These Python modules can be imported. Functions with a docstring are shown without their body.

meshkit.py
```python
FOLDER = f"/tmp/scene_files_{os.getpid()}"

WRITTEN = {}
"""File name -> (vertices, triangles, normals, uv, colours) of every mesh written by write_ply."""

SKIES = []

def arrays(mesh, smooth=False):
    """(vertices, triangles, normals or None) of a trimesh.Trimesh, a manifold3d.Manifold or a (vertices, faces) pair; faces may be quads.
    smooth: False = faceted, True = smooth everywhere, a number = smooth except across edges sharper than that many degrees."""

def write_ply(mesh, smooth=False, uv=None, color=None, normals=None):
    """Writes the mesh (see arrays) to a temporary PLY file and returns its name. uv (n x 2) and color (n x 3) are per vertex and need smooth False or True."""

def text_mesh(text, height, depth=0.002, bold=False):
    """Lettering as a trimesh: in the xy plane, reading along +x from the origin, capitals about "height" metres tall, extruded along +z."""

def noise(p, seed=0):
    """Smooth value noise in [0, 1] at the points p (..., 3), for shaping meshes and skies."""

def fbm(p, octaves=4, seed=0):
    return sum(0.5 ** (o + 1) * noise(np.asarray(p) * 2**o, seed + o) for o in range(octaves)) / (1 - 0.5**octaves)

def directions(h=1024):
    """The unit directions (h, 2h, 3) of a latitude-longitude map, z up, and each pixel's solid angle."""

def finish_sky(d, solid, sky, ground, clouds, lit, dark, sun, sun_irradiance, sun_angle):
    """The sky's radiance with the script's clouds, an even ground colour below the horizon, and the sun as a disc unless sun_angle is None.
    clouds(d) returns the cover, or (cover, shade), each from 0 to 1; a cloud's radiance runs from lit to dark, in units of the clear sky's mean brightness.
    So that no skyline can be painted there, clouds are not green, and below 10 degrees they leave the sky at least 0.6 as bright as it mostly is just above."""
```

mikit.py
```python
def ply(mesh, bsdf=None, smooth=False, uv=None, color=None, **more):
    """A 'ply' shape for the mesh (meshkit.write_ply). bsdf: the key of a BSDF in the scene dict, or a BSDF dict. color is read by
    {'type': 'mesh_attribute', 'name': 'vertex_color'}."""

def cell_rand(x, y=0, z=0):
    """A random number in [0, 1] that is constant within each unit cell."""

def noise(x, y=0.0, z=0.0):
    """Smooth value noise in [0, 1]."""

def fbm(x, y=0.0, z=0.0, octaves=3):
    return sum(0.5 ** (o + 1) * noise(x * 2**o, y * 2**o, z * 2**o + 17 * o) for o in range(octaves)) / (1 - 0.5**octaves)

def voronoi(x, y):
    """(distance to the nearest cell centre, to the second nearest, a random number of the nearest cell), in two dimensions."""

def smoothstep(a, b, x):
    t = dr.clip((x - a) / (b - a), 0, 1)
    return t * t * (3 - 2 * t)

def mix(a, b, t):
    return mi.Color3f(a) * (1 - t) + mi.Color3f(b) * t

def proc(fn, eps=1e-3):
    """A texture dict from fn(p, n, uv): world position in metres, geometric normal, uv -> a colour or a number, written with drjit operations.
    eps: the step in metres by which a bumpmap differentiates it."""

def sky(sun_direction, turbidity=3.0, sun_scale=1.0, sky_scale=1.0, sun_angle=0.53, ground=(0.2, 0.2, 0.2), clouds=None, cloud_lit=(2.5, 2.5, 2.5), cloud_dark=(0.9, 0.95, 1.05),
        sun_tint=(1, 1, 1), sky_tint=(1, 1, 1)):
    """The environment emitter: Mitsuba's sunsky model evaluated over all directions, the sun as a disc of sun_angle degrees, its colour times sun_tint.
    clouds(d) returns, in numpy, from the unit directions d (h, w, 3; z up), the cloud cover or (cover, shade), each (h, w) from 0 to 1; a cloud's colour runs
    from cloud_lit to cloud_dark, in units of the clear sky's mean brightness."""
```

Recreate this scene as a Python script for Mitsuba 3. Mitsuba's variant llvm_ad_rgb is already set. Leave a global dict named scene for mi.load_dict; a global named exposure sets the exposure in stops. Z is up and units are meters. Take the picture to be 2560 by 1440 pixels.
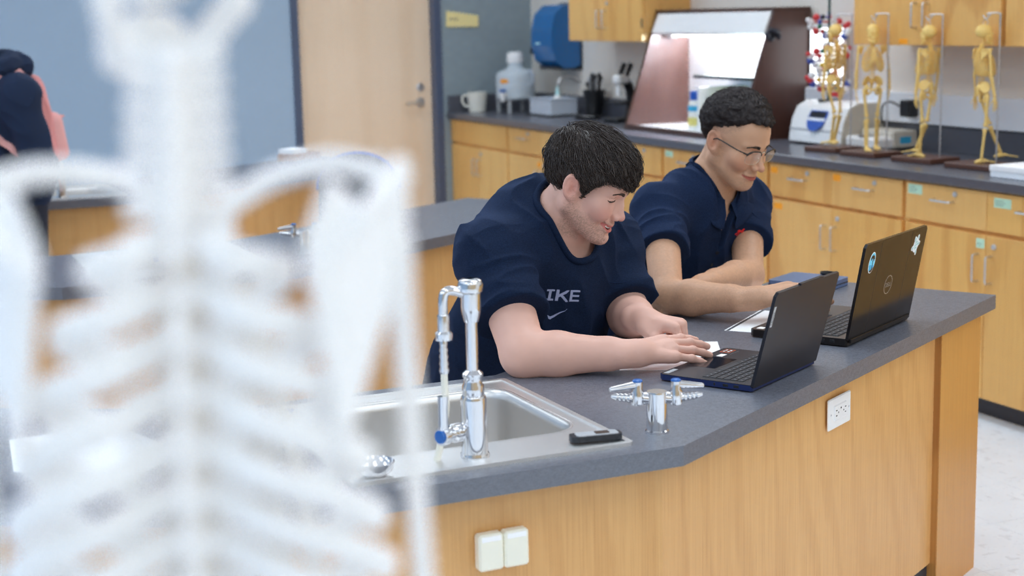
import math, random
import numpy as np
import trimesh
import manifold3d as m3
import drjit as dr
import mitsuba as mi
import mikit
import meshkit
from mikit import noise, fbm, mix, smoothstep, cell_rand
from shapely.geometry import Polygon, Point, LineString
from shapely import affinity
from shapely.ops import unary_union

T = mi.ScalarTransform4f
rng = np.random.default_rng(7)
random.seed(7)
scene, labels = {}, {}

# ------------------------------------------------------------------ camera
# world: X along the counter wall (to the right), Y towards that wall, Z up; the camera stands above the origin
yaw, pitch, roll = math.radians(65.8063), math.radians(9.9971), math.radians(-1.3573)
cam_pos = np.array([0.0, 0.0, 1.5572])
fwd = np.array([-math.sin(yaw) * math.cos(pitch), math.cos(yaw) * math.cos(pitch), -math.sin(pitch)])
r0 = np.array([math.cos(yaw), math.sin(yaw), 0])
u0 = np.cross(r0, fwd)
cam_up = -r0 * math.sin(roll) + u0 * math.cos(roll)
scene['camera'] = {'type': 'thinlens', 'to_world': T().look_at(origin=cam_pos.tolist(), target=(cam_pos + fwd).tolist(), up=cam_up.tolist()),
                   'fov': math.degrees(2 * math.atan(1280 / 3895.77)), 'fov_axis': 'x', 'aperture_radius': 0.0074, 'focus_distance': 3.5,
                   'near_clip': 0.05, 'far_clip': 60.0}
exposure = 0.0
LIGHT = (4.35, 4.95, 5.45)     # radiance of the ceiling panels
TUBE = (150.0, 160.0, 178.0)    # the tube in the display hood

# ------------------------------------------------------------------ materials
def C(r, g, b):
    return {'type': 'rgb', 'value': [float(r), float(g), float(b)]}

def S(r, g, b):
    """an sRGB colour of 0..255 as a reflectance"""
    f = lambda c: c / 255 / 12.92 if c <= 10 else ((c / 255 + 0.055) / 1.055) ** 2.4
    return [f(r), f(g), f(b)]

def mat(name, col, rough=0.5, metallic=0.0, spec=0.5, **kw):
    base = col if isinstance(col, dict) else C(*col)
    scene[name] = {'type': 'twosided', 'bsdf': {'type': 'principled', 'base_color': base, 'roughness': rough, 'metallic': metallic, 'specular': spec, **kw}}
    return name

def bumped(name, fn, scale, eps=1e-3):
    inner = scene[name]['bsdf']
    scene[name] = {'type': 'twosided', 'bsdf': {'type': 'bumpmap', 'arbitrary': mikit.proc(fn, eps), 'scale': scale, 'bsdf': inner}}

def wood_fn(light, dark, hx, hy, freq=1.0, seed=0.0, flame=1.0, figured=0.40):
    """vertical veneer: h runs along the panel's width, z along the grain"""
    def fn(p, n, uv):
        h = p.x * hx + p.y * hy
        w = fbm(h * 2.2 + seed, p.z * 0.9, seed) * 1.0
        w2 = noise(h * 0.9 + seed, p.z * 0.35, 3.0 + seed)
        rings = dr.sin((h * 17.0 + w * 7.5 * flame + w2 * 11.0 * flame + 0.35 * noise(h * 60.0, p.z * 3.0, seed)) * freq * 2.4)
        ring = smoothstep(0.1, 1.0, rings)
        fine = noise(h * 420.0, p.z * 6.0, seed)
        pores = smoothstep(0.62, 0.9, noise(h * 900.0, p.z * 14.0, seed + 5.0))
        tone = noise(h * 3.1, p.z * 0.25, seed + 9.0)
        figure = smoothstep(0.25, 0.8, noise(h * 1.7 + seed, p.z * 0.5, seed + 2.0))
        t = dr.clip(figured * ring * figure + 0.20 * fine + 0.14 * pores + 0.34 * (tone - 0.3) + 0.12 * (w - 0.5), 0, 1)
        return mix(light, dark, t)
    return mikit.proc(fn)

OAK_L, OAK_D = S(230, 180, 104), S(196, 132, 60)
mat('oak_wall', wood_fn(OAK_L, OAK_D, 1.0, 0.35, 1.0, 1.0), 0.42)
mat('oak_wall_b', wood_fn(S(228, 178, 104), S(188, 126, 60), 1.0, 0.35, 1.0, 23.0, 1.4), 0.42)
mat('oak_wall_c', wood_fn(S(236, 190, 118), S(200, 140, 72), 1.0, 0.35, 0.8, 51.0, 0.8), 0.42)
mat('oak_bench', wood_fn(S(222, 172, 110), S(188, 130, 70), 0.5, 0.866, 2.3, 4.0, 0.7, 0.17), 0.38)
mat('oak_post', wood_fn(S(206, 150, 80), S(180, 120, 58), 0.5, 0.866, 2.6, 14.0, 0.25), 0.38)
mat('oak_strip', wood_fn(S(196, 140, 74), S(140, 84, 36), 0.866, 0.5, 1.0, 31.0), 0.4)
mat('oak_brown', S(150, 96, 48), 0.5)  # plain brown of the small wooden box
mat('maple_door', wood_fn(S(242, 216, 188), S(226, 194, 160), 0.2, 1.0, 0.45, 7.0, 0.5), 0.4)
mat('cabinet_dark', S(92, 58, 30), 0.6)

def laminate(p, n, uv):
    a = noise(p.x * 420, p.y * 420, p.z * 420)
    b = noise(p.x * 160, p.y * 160, p.z * 160 + 7)
    return mix(S(82, 84, 93), S(104, 107, 117), dr.clip(0.65 * a + 0.45 * b, 0, 1))
mat('laminate', mikit.proc(laminate), 0.36, spec=0.6, clearcoat=0.9, clearcoat_gloss=0.72)
def laminate2(p, n, uv):
    a = noise(p.x * 420, p.y * 420, p.z * 420)
    return mix(S(72, 74, 83), S(90, 92, 101), a)
mat('laminate_wall', mikit.proc(laminate2), 0.26, spec=0.6)
mat('black_splash', S(38, 42, 52), 0.35)
mat('kick_black', S(44, 46, 56), 0.5)

def floor_fn(p, n, uv):
    sp = smoothstep(0.80, 0.95, noise(p.x * 45, p.y * 45, 1.0)) * 0.30
    sp2 = smoothstep(0.80, 0.95, noise(p.x * 130, p.y * 150, 4.0)) * 0.5
    cl = noise(p.x * 9, p.y * 9, 2.0) * 0.16
    return mix(S(228, 234, 242), S(188, 192, 200), dr.clip(sp + sp2 * 0.4 + cl, 0, 1))
mat('floor_tile', mikit.proc(floor_fn), 0.34, spec=0.5)
mat('floor_joint', S(196, 197, 200), 0.7)
mat('ceiling_white', S(236, 236, 236), 0.9)
def corner_shade_fn(p, n, uv):
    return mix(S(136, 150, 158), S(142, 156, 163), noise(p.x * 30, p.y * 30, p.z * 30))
mat('grey_corner_shade', mikit.proc(corner_shade_fn), 0.55)  # shade of the unlit corner put into the wall colour
mat('paint_blue', S(160, 181, 202), 0.55)
mat('paint_tan', S(196, 170, 134), 0.6)
mat('paint_white', S(236, 232, 228), 0.6)
mat('paint_cream', S(230, 222, 212), 0.6)
mat('frame_navy', S(74, 86, 110), 0.42)
mat('panel_white', S(236, 240, 246), 0.4)
mat('steel', (0.86, 0.85, 0.84), 0.42, 1.0)
mat('steel_brushed', (0.72, 0.70, 0.68), 0.34, 1.0)
mat('chrome', (0.78, 0.78, 0.80), 0.07, 1.0)
mat('satin_metal', (0.66, 0.65, 0.66), 0.32, 1.0)
mat('blue_cap', S(20, 92, 170), 0.3)
mat('white_plastic', S(240, 240, 240), 0.35)
mat('ivory_plastic', S(240, 236, 218), 0.4)
mat('dark_plastic', S(34, 36, 42), 0.4)
mat('black_plastic', S(20, 21, 24), 0.35)
mat('grey_plastic', S(176, 178, 182), 0.4)
mat('beige_plastic', S(206, 200, 188), 0.45)
mat('lap_navy', S(32, 32, 40), 0.34, 0.15, 0.4)
mat('lap_navy_side', S(30, 44, 92), 0.30, 0.4)
mat('lap_black', S(24, 20, 20), 0.16, 0.0, 0.33)
mat('lap_deck', S(74, 66, 64), 0.34, 0.35)
mat('key_black', S(36, 37, 44), 0.45)
mat('key_grey', S(98, 98, 104), 0.42)
mat('screen_dark', S(26, 28, 34), 0.1)
mat('paper', S(246, 246, 248), 0.7)
mat('ink', S(70, 72, 80), 0.7)
mat('sticker_orange', S(250, 160, 24), 0.6)
mat('sticker_green', S(190, 226, 200), 0.6)
mat('sticker_cyan', S(108, 206, 236), 0.45)
mat('sticker_sea', S(54, 170, 214), 0.45)
mat('sticker_sand', S(70, 50, 40), 0.5)
mat('sticker_white', S(238, 242, 244), 0.45)
mat('sticker_mint', S(150, 200, 200), 0.45)
mat('logo_grey', S(150, 158, 190), 0.6)
mat('logo_lap', S(140, 130, 120), 0.4)
mat('logo_red', S(226, 40, 40), 0.6)
mat('amd_orange', S(232, 84, 30), 0.5)
mat('walnut_dark', wood_fn(S(74, 44, 34), S(42, 24, 20), 0.3, 1.0, 0.7, 40.0, 1.6), 0.32)
mat('base_brown', S(86, 54, 42), 0.35)
mat('bone_yellow', S(236, 200, 118), 0.42)
mat('bone_white', S(246, 245, 244), 0.55)
mat('bone_shade', S(214, 182, 136), 0.5)
mat('disc_tan', S(226, 220, 210), 0.6)
mat('blue_towel', S(18, 98, 160), 0.18, spec=0.7)
mat('mug_white', S(232, 230, 220), 0.3)
mat('jug_plastic', S(196, 206, 214), 0.35, spec_trans=0.0)
mat('clear_box', S(196, 204, 216), 0.3)
mat('tubing', S(232, 228, 214), 0.35)
mat('bottle_white', S(240, 240, 232), 0.4)
mat('cap_blue', S(16, 80, 180), 0.4)
mat('liquid_yellow', S(226, 214, 120), 0.3)
mat('atom_red', S(206, 48, 52), 0.35)
mat('atom_blue', S(52, 80, 170), 0.35)
mat('atom_white', S(238, 238, 240), 0.35)
mat('atom_black', S(26, 28, 40), 0.3)
mat('atom_yellow', S(240, 196, 50), 0.35)
mat('atom_green', S(40, 120, 90), 0.35)
mat('chair_navy', S(34, 42, 62), 0.55)
mat('chair_blue', S(58, 88, 180), 0.5)
mat('denim', S(40, 66, 100), 0.85)
mat('denim_dark', S(34, 38, 52), 0.85)
mat('pink_fabric', S(226, 150, 148), 0.8)
mat('pink_light', S(240, 176, 172), 0.8)
mat('glass_frame', S(22, 20, 22), 0.3)
mat('glass_gold', (0.80, 0.70, 0.55), 0.25, 1.0)
mat('lens_blue', S(40, 76, 130), 0.35)
mat('card_blue', S(84, 104, 142), 0.35)
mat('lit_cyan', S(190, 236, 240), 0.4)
scene['lens_glass'] = {'type': 'thindielectric', 'int_ior': 1.45}
scene['pane_glass'] = {'type': 'thindielectric', 'int_ior': 1.4}
scene['clear_film'] = {'type': 'thindielectric', 'int_ior': 1.7}

def weave(p, n, uv):
    return noise(p.x * 900, p.y * 900, p.z * 900) * 0.6 + noise(p.x * 260, p.y * 260, p.z * 260) * 0.8
def navy_fn(p, n, uv):
    return mix(S(8, 22, 44), S(14, 32, 60), noise(p.x * 500, p.y * 500, p.z * 500))
mat('shirt_navy', mikit.proc(navy_fn), 0.86, spec=0.2, sheen=0.35, sheen_tint=0.6)
bumped('shirt_navy', weave, 0.0006, 8e-4)
def polo_fn(p, n, uv):
    return mix(S(14, 28, 54), S(22, 40, 70), noise(p.x * 600, p.y * 600, p.z * 600))
mat('polo_navy', mikit.proc(polo_fn), 0.86, spec=0.2, sheen=0.35, sheen_tint=0.6)
bumped('polo_navy', weave, 0.0006, 8e-4)
mat('hoodie_navy', S(34, 46, 70), 0.9, spec=0.2, sheen=0.3)
mat('hair_brown', S(52, 42, 38), 0.34, spec=0.5)
mat('hair_black', S(40, 33, 33), 0.55, spec=0.3)
mat('hair_auburn', S(96, 64, 44), 0.5)
mat('brow_dark', S(74, 54, 46), 0.7)
mat('crease', S(150, 96, 80), 0.6)
mat('eye_white', S(226, 220, 214), 0.15)
mat('eye_dark', S(34, 24, 20), 0.12)
mat('teeth', S(240, 236, 226), 0.2)
mat('mouth_dark', S(92, 38, 36), 0.5)
scene['skin'] = {'type': 'twosided', 'bsdf': {'type': 'principled', 'base_color': {'type': 'mesh_attribute', 'name': 'vertex_color'}, 'roughness': 0.46, 'specular': 0.42, 'flatness': 0.3}}
mat('nail', S(240, 190, 186), 0.25)
mat('silver_chain', (0.85, 0.85, 0.85), 0.2, 1.0)
scene['lamp_black'] = {'type': 'diffuse', 'reflectance': C(0.6, 0.6, 0.6)}

# ------------------------------------------------------------------ naming
def numbered(key):
    if key not in scene and key not in labels and not any(k.startswith(key + '__') for k in scene):
        return key
    i = 1
    while True:
        k = f'{key}_{i:03d}'
        if k not in scene and k not in labels and not any(q.startswith(k + '__') for q in scene):
            return k
        i += 1

def thing(name, label, cat, group=None):
    key = numbered(name)
    labels[key] = {'label': label, 'category': cat}
    if group:
        labels[key]['group'] = group
    return key

def put(parent, name, mesh, material, smooth=30, label=None, color=None, kind=None, emit=None):
    key = numbered(f'{parent}__{name}' if parent else name)
    if color is not None:
        smooth = True
    more = {}
    if emit is not None:
        more['emitter'] = {'type': 'area', 'radiance': C(*emit)}
    scene[key] = mikit.ply(mesh, material, smooth=smooth, color=color, **more)
    if label or kind:
        labels[key] = {}
        if label:
            labels[key]['label'] = label
        if kind:
            labels[key]['kind'] = kind
    return key

def single(name, label, cat, mesh, material, smooth=30, group=None, kind=None):
    key = thing(name, label, cat, group)
    scene[key] = mikit.ply(mesh, material, smooth=smooth)
    if kind:
        labels[key]['kind'] = kind
    return key

def struct(name, mesh, material, label=None, cat=None, smooth=False):
    scene[name] = mikit.ply(mesh, material, smooth=smooth)
    labels[name] = {'kind': 'structure', 'label': label or name.replace('_', ' '), 'category': cat or name.split('_')[0]}
    return name

# ------------------------------------------------------------------ mesh helpers
def TM(v, f):
    return trimesh.Trimesh(np.asarray(v, float), np.asarray(f, int), process=False)

def cat(*ms):
    ms = [m for q in ms for m in (q if isinstance(q, (list, tuple)) else [q])]
    return trimesh.util.concatenate(ms)

def man2tri(m):
    q = m.to_mesh()
    return TM(q.vert_properties[:, :3], q.tri_verts)

def cbox(lo, hi, c=0.002):
    """box with chamfered edges"""
    lo, hi = np.minimum(lo, hi).astype(float), np.maximum(lo, hi).astype(float)
    c = min(c, 0.45 * float((hi - lo).min()))
    mid, h = (lo + hi) / 2, (hi - lo) / 2
    pts = []
    for s in np.ndindex(2, 2, 2):
        s = np.array(s) * 2 - 1
        for a in range(3):
            q = h - c
            q = q.copy(); q[a] = h[a]
            pts.append(mid + s * q)
    return man2tri(m3.Manifold.hull_points(np.array(pts)))

def box3(lo, hi):
    return trimesh.creation.box(bounds=[np.minimum(lo, hi), np.maximum(lo, hi)])

def rbox(size, r, n=12):
    """box with rounded vertical corners and small chamfers, centred in xy, from z=0"""
    p = Polygon([(-size[0] / 2 + r, -size[1] / 2 + r), (size[0] / 2 - r, -size[1] / 2 + r), (size[0] / 2 - r, size[1] / 2 - r), (-size[0] / 2 + r, size[1] / 2 - r)]).buffer(r, quad_segs=n // 2)
    return extrude(p, size[2])

def extrude(poly, h, z=0.0):
    m = cat(*[trimesh.creation.extrude_polygon(g, h, engine='earcut') for g in getattr(poly, 'geoms', [poly]) if g.area > 1e-10])
    m.apply_translation([0, 0, z])
    return m

def move(m, M):
    m = m.copy()
    m.apply_transform(np.asarray(M, float))
    if np.linalg.det(np.asarray(M, float)[:3, :3]) < 0:
        m.invert()
    return m

def frame(o, x, y, z=None):
    """matrix from axes"""
    M = np.eye(4)
    M[:3, 0], M[:3, 1] = x, y
    M[:3, 2] = np.cross(x, y) if z is None else z
    M[:3, 3] = o
    return M

def rotz(a, o=(0, 0, 0), s=1.0):
    M = np.eye(4)
    M[:2, :2] = [[math.cos(a), -math.sin(a)], [math.sin(a), math.cos(a)]]
    M[:3, :3] *= s
    M[:3, 3] = o
    return M

def norm(v):
    v = np.asarray(v, float)
    return v / np.linalg.norm(v)

def spline(pts, n):
    """Catmull-Rom through the points"""
    p = np.asarray(pts, float)
    p = np.vstack([2 * p[0] - p[1], p, 2 * p[-1] - p[-2]])
    out = []
    m = len(p) - 3
    for t in np.linspace(0, m, n):
        i = min(int(t), m - 1); u = t - i
        a, b, c, d = p[i:i + 4]
        out.append(0.5 * (2 * b + (c - a) * u + (2 * a - 5 * b + 4 * c - d) * u * u + (3 * b - a - 3 * c + d) * u ** 3))
    return np.array(out)

def tube(points, radii, sides=10, caps=True, flat=1.0, up=None):
    p = np.asarray(points, float)
    r = np.broadcast_to(np.asarray(radii, float), (len(p),))
    t = np.gradient(p, axis=0)
    t /= np.linalg.norm(t, axis=1, keepdims=True) + 1e-12
    a0 = np.cross(t[0], [0, 0, 1.0] if abs(t[0][2]) < 0.9 else [1.0, 0, 0]) if up is None else np.cross(t[0], up)
    a = [norm(a0)]
    for i in range(1, len(p)):
        q = a[-1] - t[i] * (a[-1] @ t[i])
        a.append(q / (np.linalg.norm(q) + 1e-12))
    a = np.array(a); b = np.cross(t, a)
    ang = np.arange(sides) * 2 * np.pi / sides
    v = p[:, None] + r[:, None, None] * (np.cos(ang)[None, :, None] * a[:, None] + flat * np.sin(ang)[None, :, None] * b[:, None])
    v = v.reshape(-1, 3)
    i, j = np.meshgrid(np.arange(len(p) - 1), np.arange(sides), indexing='ij')
    q = np.stack([i * sides + j, i * sides + (j + 1) % sides, (i + 1) * sides + (j + 1) % sides, (i + 1) * sides + j], -1).reshape(-1, 4)
    f = np.vstack([q[:, [0, 1, 2]], q[:, [0, 2, 3]]])
    if caps:
        n = len(v); e = (len(p) - 1) * sides
        v = np.vstack([v, p[0], p[-1]])
        k = np.arange(sides)
        f = np.vstack([f, np.stack([(k + 1) % sides, k, k * 0 + n], 1), np.stack([e + k, e + (k + 1) % sides, k * 0 + n + 1], 1)])
    return TM(v, f)

def lathe(profile, n=28, o=(0, 0, 0), axis=None):
    """profile: (radius, height) from bottom to top, closed on the axis where the radius is 0"""
    pr = np.asarray(profile, float)
    ang = np.arange(n) * 2 * np.pi / n
    v = np.stack([pr[:, None, 0] * np.cos(ang), pr[:, None, 0] * np.sin(ang), np.broadcast_to(pr[:, None, 1], (len(pr), n))], -1).reshape(-1, 3)
    i, j = np.meshgrid(np.arange(len(pr) - 1), np.arange(n), indexing='ij')
    q = np.stack([i * n + j, i * n + (j + 1) % n, (i + 1) * n + (j + 1) % n, (i + 1) * n + j], -1).reshape(-1, 4)
    m = trimesh.Trimesh(v, np.vstack([q[:, [0, 1, 2]], q[:, [0, 2, 3]]]), process=True)
    m.update_faces(m.nondegenerate_faces())
    if axis is not None:
        z = norm(axis); x = norm(np.cross(z, [0, 0, 1] if abs(z[2]) < 0.9 else [1, 0, 0]))
        m.apply_transform(frame((0, 0, 0), x, np.cross(z, x), z))
    m.apply_translation(o)
    return m

def ball(c, r, sub=2):
    m = trimesh.creation.icosphere(subdivisions=sub, radius=1.0)
    m.apply_scale(r if np.isscalar(r) else 1.0)
    if not np.isscalar(r):
        m.vertices = m.vertices * np.asarray(r, float)
    m.apply_translation(c)
    return m

def hull(*items):
    """hull of (centre, radius) balls"""
    parts = []
    for c, r in items:
        parts.append(m3.Manifold.sphere(r, 16).translate(tuple(map(float, c))))
    return man2tri(m3.Manifold.batch_hull(parts))

# ------------------------------------------------------------------ signed distance modelling
def surface_nets(fn, lo, hi, h, coarse=8, slack=1.15):
    """mesh of fn = 0 between lo and hi at step h; fn takes (n, 3) float32 points; evaluated only in blocks near the surface"""
    lo = np.asarray(lo, float); hi = np.asarray(hi, float)
    nb = np.maximum(1, np.ceil((hi - lo) / (h * coarse)).astype(int))
    n = nb * coarse + 1
    g = np.full(n, 1.0, np.float32)
    bc = np.stack(np.meshgrid(*[np.arange(k) for k in nb], indexing='ij'), -1).reshape(-1, 3)
    cen = (lo + (bc + 0.5) * coarse * h).astype(np.float32)
    d = fn(cen)
    half = h * coarse * math.sqrt(3) / 2 * slack + 0.004
    act = np.abs(d) < half
    ins = bc[d <= -half]
    for i, j, k in ins:
        g[i * coarse:(i + 1) * coarse + 1, j * coarse:(j + 1) * coarse + 1, k * coarse:(k + 1) * coarse + 1] = -1.0
    ab = bc[act]
    off = np.stack(np.meshgrid(*[np.arange(coarse + 1)] * 3, indexing='ij'), -1).reshape(-1, 3)
    for s in range(0, len(ab), 1500):
        blk = ab[s:s + 1500]
        idx = (blk[:, None] * coarse + off[None]).reshape(-1, 3)
        val = fn((lo + idx * h).astype(np.float32))
        g[idx[:, 0], idx[:, 1], idx[:, 2]] = val
    for ax in range(3):
        sl = [slice(None)] * 3
        for e in (0, -1):
            sl[ax] = e
            g[tuple(sl)] = np.maximum(g[tuple(sl)], h * 0.5)
    neg = g < 0
    cnt = np.zeros(n - 1, np.int8)
    for c in np.ndindex(2, 2, 2):
        cnt += neg[c[0]:n[0] - 1 + c[0], c[1]:n[1] - 1 + c[1], c[2]:n[2] - 1 + c[2]]
    cell = np.argwhere((cnt > 0) & (cnt < 8))
    ids = np.full(n - 1, -1, np.int32)
    ids[cell[:, 0], cell[:, 1], cell[:, 2]] = np.arange(len(cell))
    vals = np.stack([g[cell[:, 0] + c[0], cell[:, 1] + c[1], cell[:, 2] + c[2]] for c in np.ndindex(2, 2, 2)], 1)
    corners = np.array(list(np.ndindex(2, 2, 2)), float)
    pos = np.zeros((len(cell), 3)); w = np.zeros(len(cell))
    for a in range(8):
        for b in range(a + 1, 8):
            if np.abs(corners[a] - corners[b]).sum() == 1:
                x, y = vals[:, a], vals[:, b]
                cross = (x < 0) != (y < 0)
                t = np.where(cross, x / np.where(cross, x - y, 1), 0)
                pos += cross[:, None] * (corners[a] + t[:, None] * (corners[b] - corners[a]))
                w += cross
    v = lo + (cell + pos / np.maximum(w, 1)[:, None]) * h
    faces = []
    for ax in range(3):
        s0 = [slice(0, None)] * 3; s1 = [slice(0, None)] * 3
        s0[ax] = slice(0, -1); s1[ax] = slice(1, None)
        A, B = neg[tuple(s0)], neg[tuple(s1)]
        e = np.argwhere(A != B)
        b1, b2 = (ax + 1) % 3, (ax + 2) % 3
        ok = (e[:, b1] > 0) & (e[:, b2] > 0) & (e[:, b1] < n[b1] - 1) & (e[:, b2] < n[b2] - 1)
        e = e[ok]
        flip = A[e[:, 0], e[:, 1], e[:, 2]]
        def cid(d1, d2):
            q = e.copy(); q[:, b1] -= d1; q[:, b2] -= d2
            return ids[q[:, 0], q[:, 1], q[:, 2]]
        q = np.stack([cid(1, 1), cid(0, 1), cid(0, 0), cid(1, 0)], 1)
        q = np.where(flip[:, None], q, q[:, ::-1])
        faces.append(q)
    q = np.vstack(faces)
    q = q[(q >= 0).all(1)]
    return TM(v, np.vstack([q[:, [0, 1, 2]], q[:, [0, 2, 3]]]))

f32 = lambda a: np.asarray(a, np.float32)
def nrm(q):
    return np.sqrt(np.einsum('ij,ij->i', q, q))
def near(fn, P, c, r):
    """fn where it matters: farther than r from c only a lower bound of the distance"""
    d = nrm(P - f32(c)) - f32(r)
    out = d + f32(0.03)
    m = d < 0.06
    if m.any():
        out[m] = fn(P[m])
    return out
def cap(P, a, b, ra, rb=None):
    rb = ra if rb is None else rb
    a, b = f32(a), f32(b); d = b - a
    t = np.clip(((P - a) @ d) / float(d @ d + 1e-12), 0, 1)
    return nrm(P - a - t[:, None] * d) - (ra + (rb - ra) * t)
def sph(P, c, r):
    return nrm(P - f32(c)) - r
def ell(P, c, r, R=None):
    q = P - f32(c)
    if R is not None:
        q = q @ f32(R)            # columns of R are the ellipsoid's axes
    r = f32(r)
    q = q / r
    k0 = nrm(q); k1 = nrm(q / r)
    return k0 * (k0 - 1) / np.maximum(k1, 1e-6)
def bxs(P, lo, hi):
    c = (f32(lo) + f32(hi)) / 2; h = (f32(hi) - f32(lo)) / 2
    q = np.abs(P - c) - h
    return np.linalg.norm(np.maximum(q, 0), axis=1) + np.minimum(q.max(1), 0)
def smin(a, b, k):
    h = np.clip(0.5 + 0.5 * (b - a) / k, 0, 1)
    return b * (1 - h) + a * h - k * h * (1 - h)
def smax(a, b, k):
    return -smin(-a, -b, k)
def chain(P, pts, radii, k=0.0):
    d = None
    for i in range(len(pts) - 1):
        c = cap(P, pts[i], pts[i + 1], radii[i], radii[i + 1])
        d = c if d is None else (np.minimum(d, c) if k == 0 else smin(d, c, k))
    return d
# ------------------------------------------------------------------ room
XW, YW, ZC = -9.73, 4.56, 2.80
XR, YF = 4.6, -6.0
struct('floor', box3((XW - 0.2, YF - 0.1, -0.12), (XR + 0.1, YW + 0.1, -0.0015)), 'floor_tile', 'white speckled vinyl tile floor')
tile_ply = None
for i in range(9):
    for j in range(8):
        x, y = -5.06 + 0.305 * i, 1.95 + 0.305 * j
        put('floor', 'tile', box3((x + 0.0006, y + 0.0006, -0.0016), (x + 0.3044, y + 0.3044, 0.0)), 'floor_tile', False)
struct('ceiling', box3((XW - 0.2, YF - 0.1, ZC), (XR + 0.1, YW + 0.1, ZC + 0.1)), 'ceiling_white', 'white ceiling')
struct('wall_back', box3((XW - 0.2, YW, 0), (XR + 0.1, YW + 0.12, ZC)), 'paint_cream', 'pale cream wall behind the counter')
struct('wall_right', box3((XR, YF, 0), (XR + 0.1, YW, ZC)), 'paint_tan', 'tan wall outside the frame')
struct('wall_front', box3((XW - 0.2, YF - 0.1, 0), (XR + 0.1, YF, ZC)), 'paint_blue', 'blue grey wall behind the camera')
struct('wall_left', cat(box3((XW - 0.12, YF, 0), (XW, 2.885, ZC)), box3((XW - 0.12, 2.885, 2.16), (XW, 3.885, ZC))), 'paint_blue', 'blue grey painted wall left of the door')
struct('wall_corner', box3((XW - 0.12, 3.885, 0), (XW, YW, ZC)), 'grey_corner_shade', 'wall between the door and the counter, corner shade put into its grey')
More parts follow.
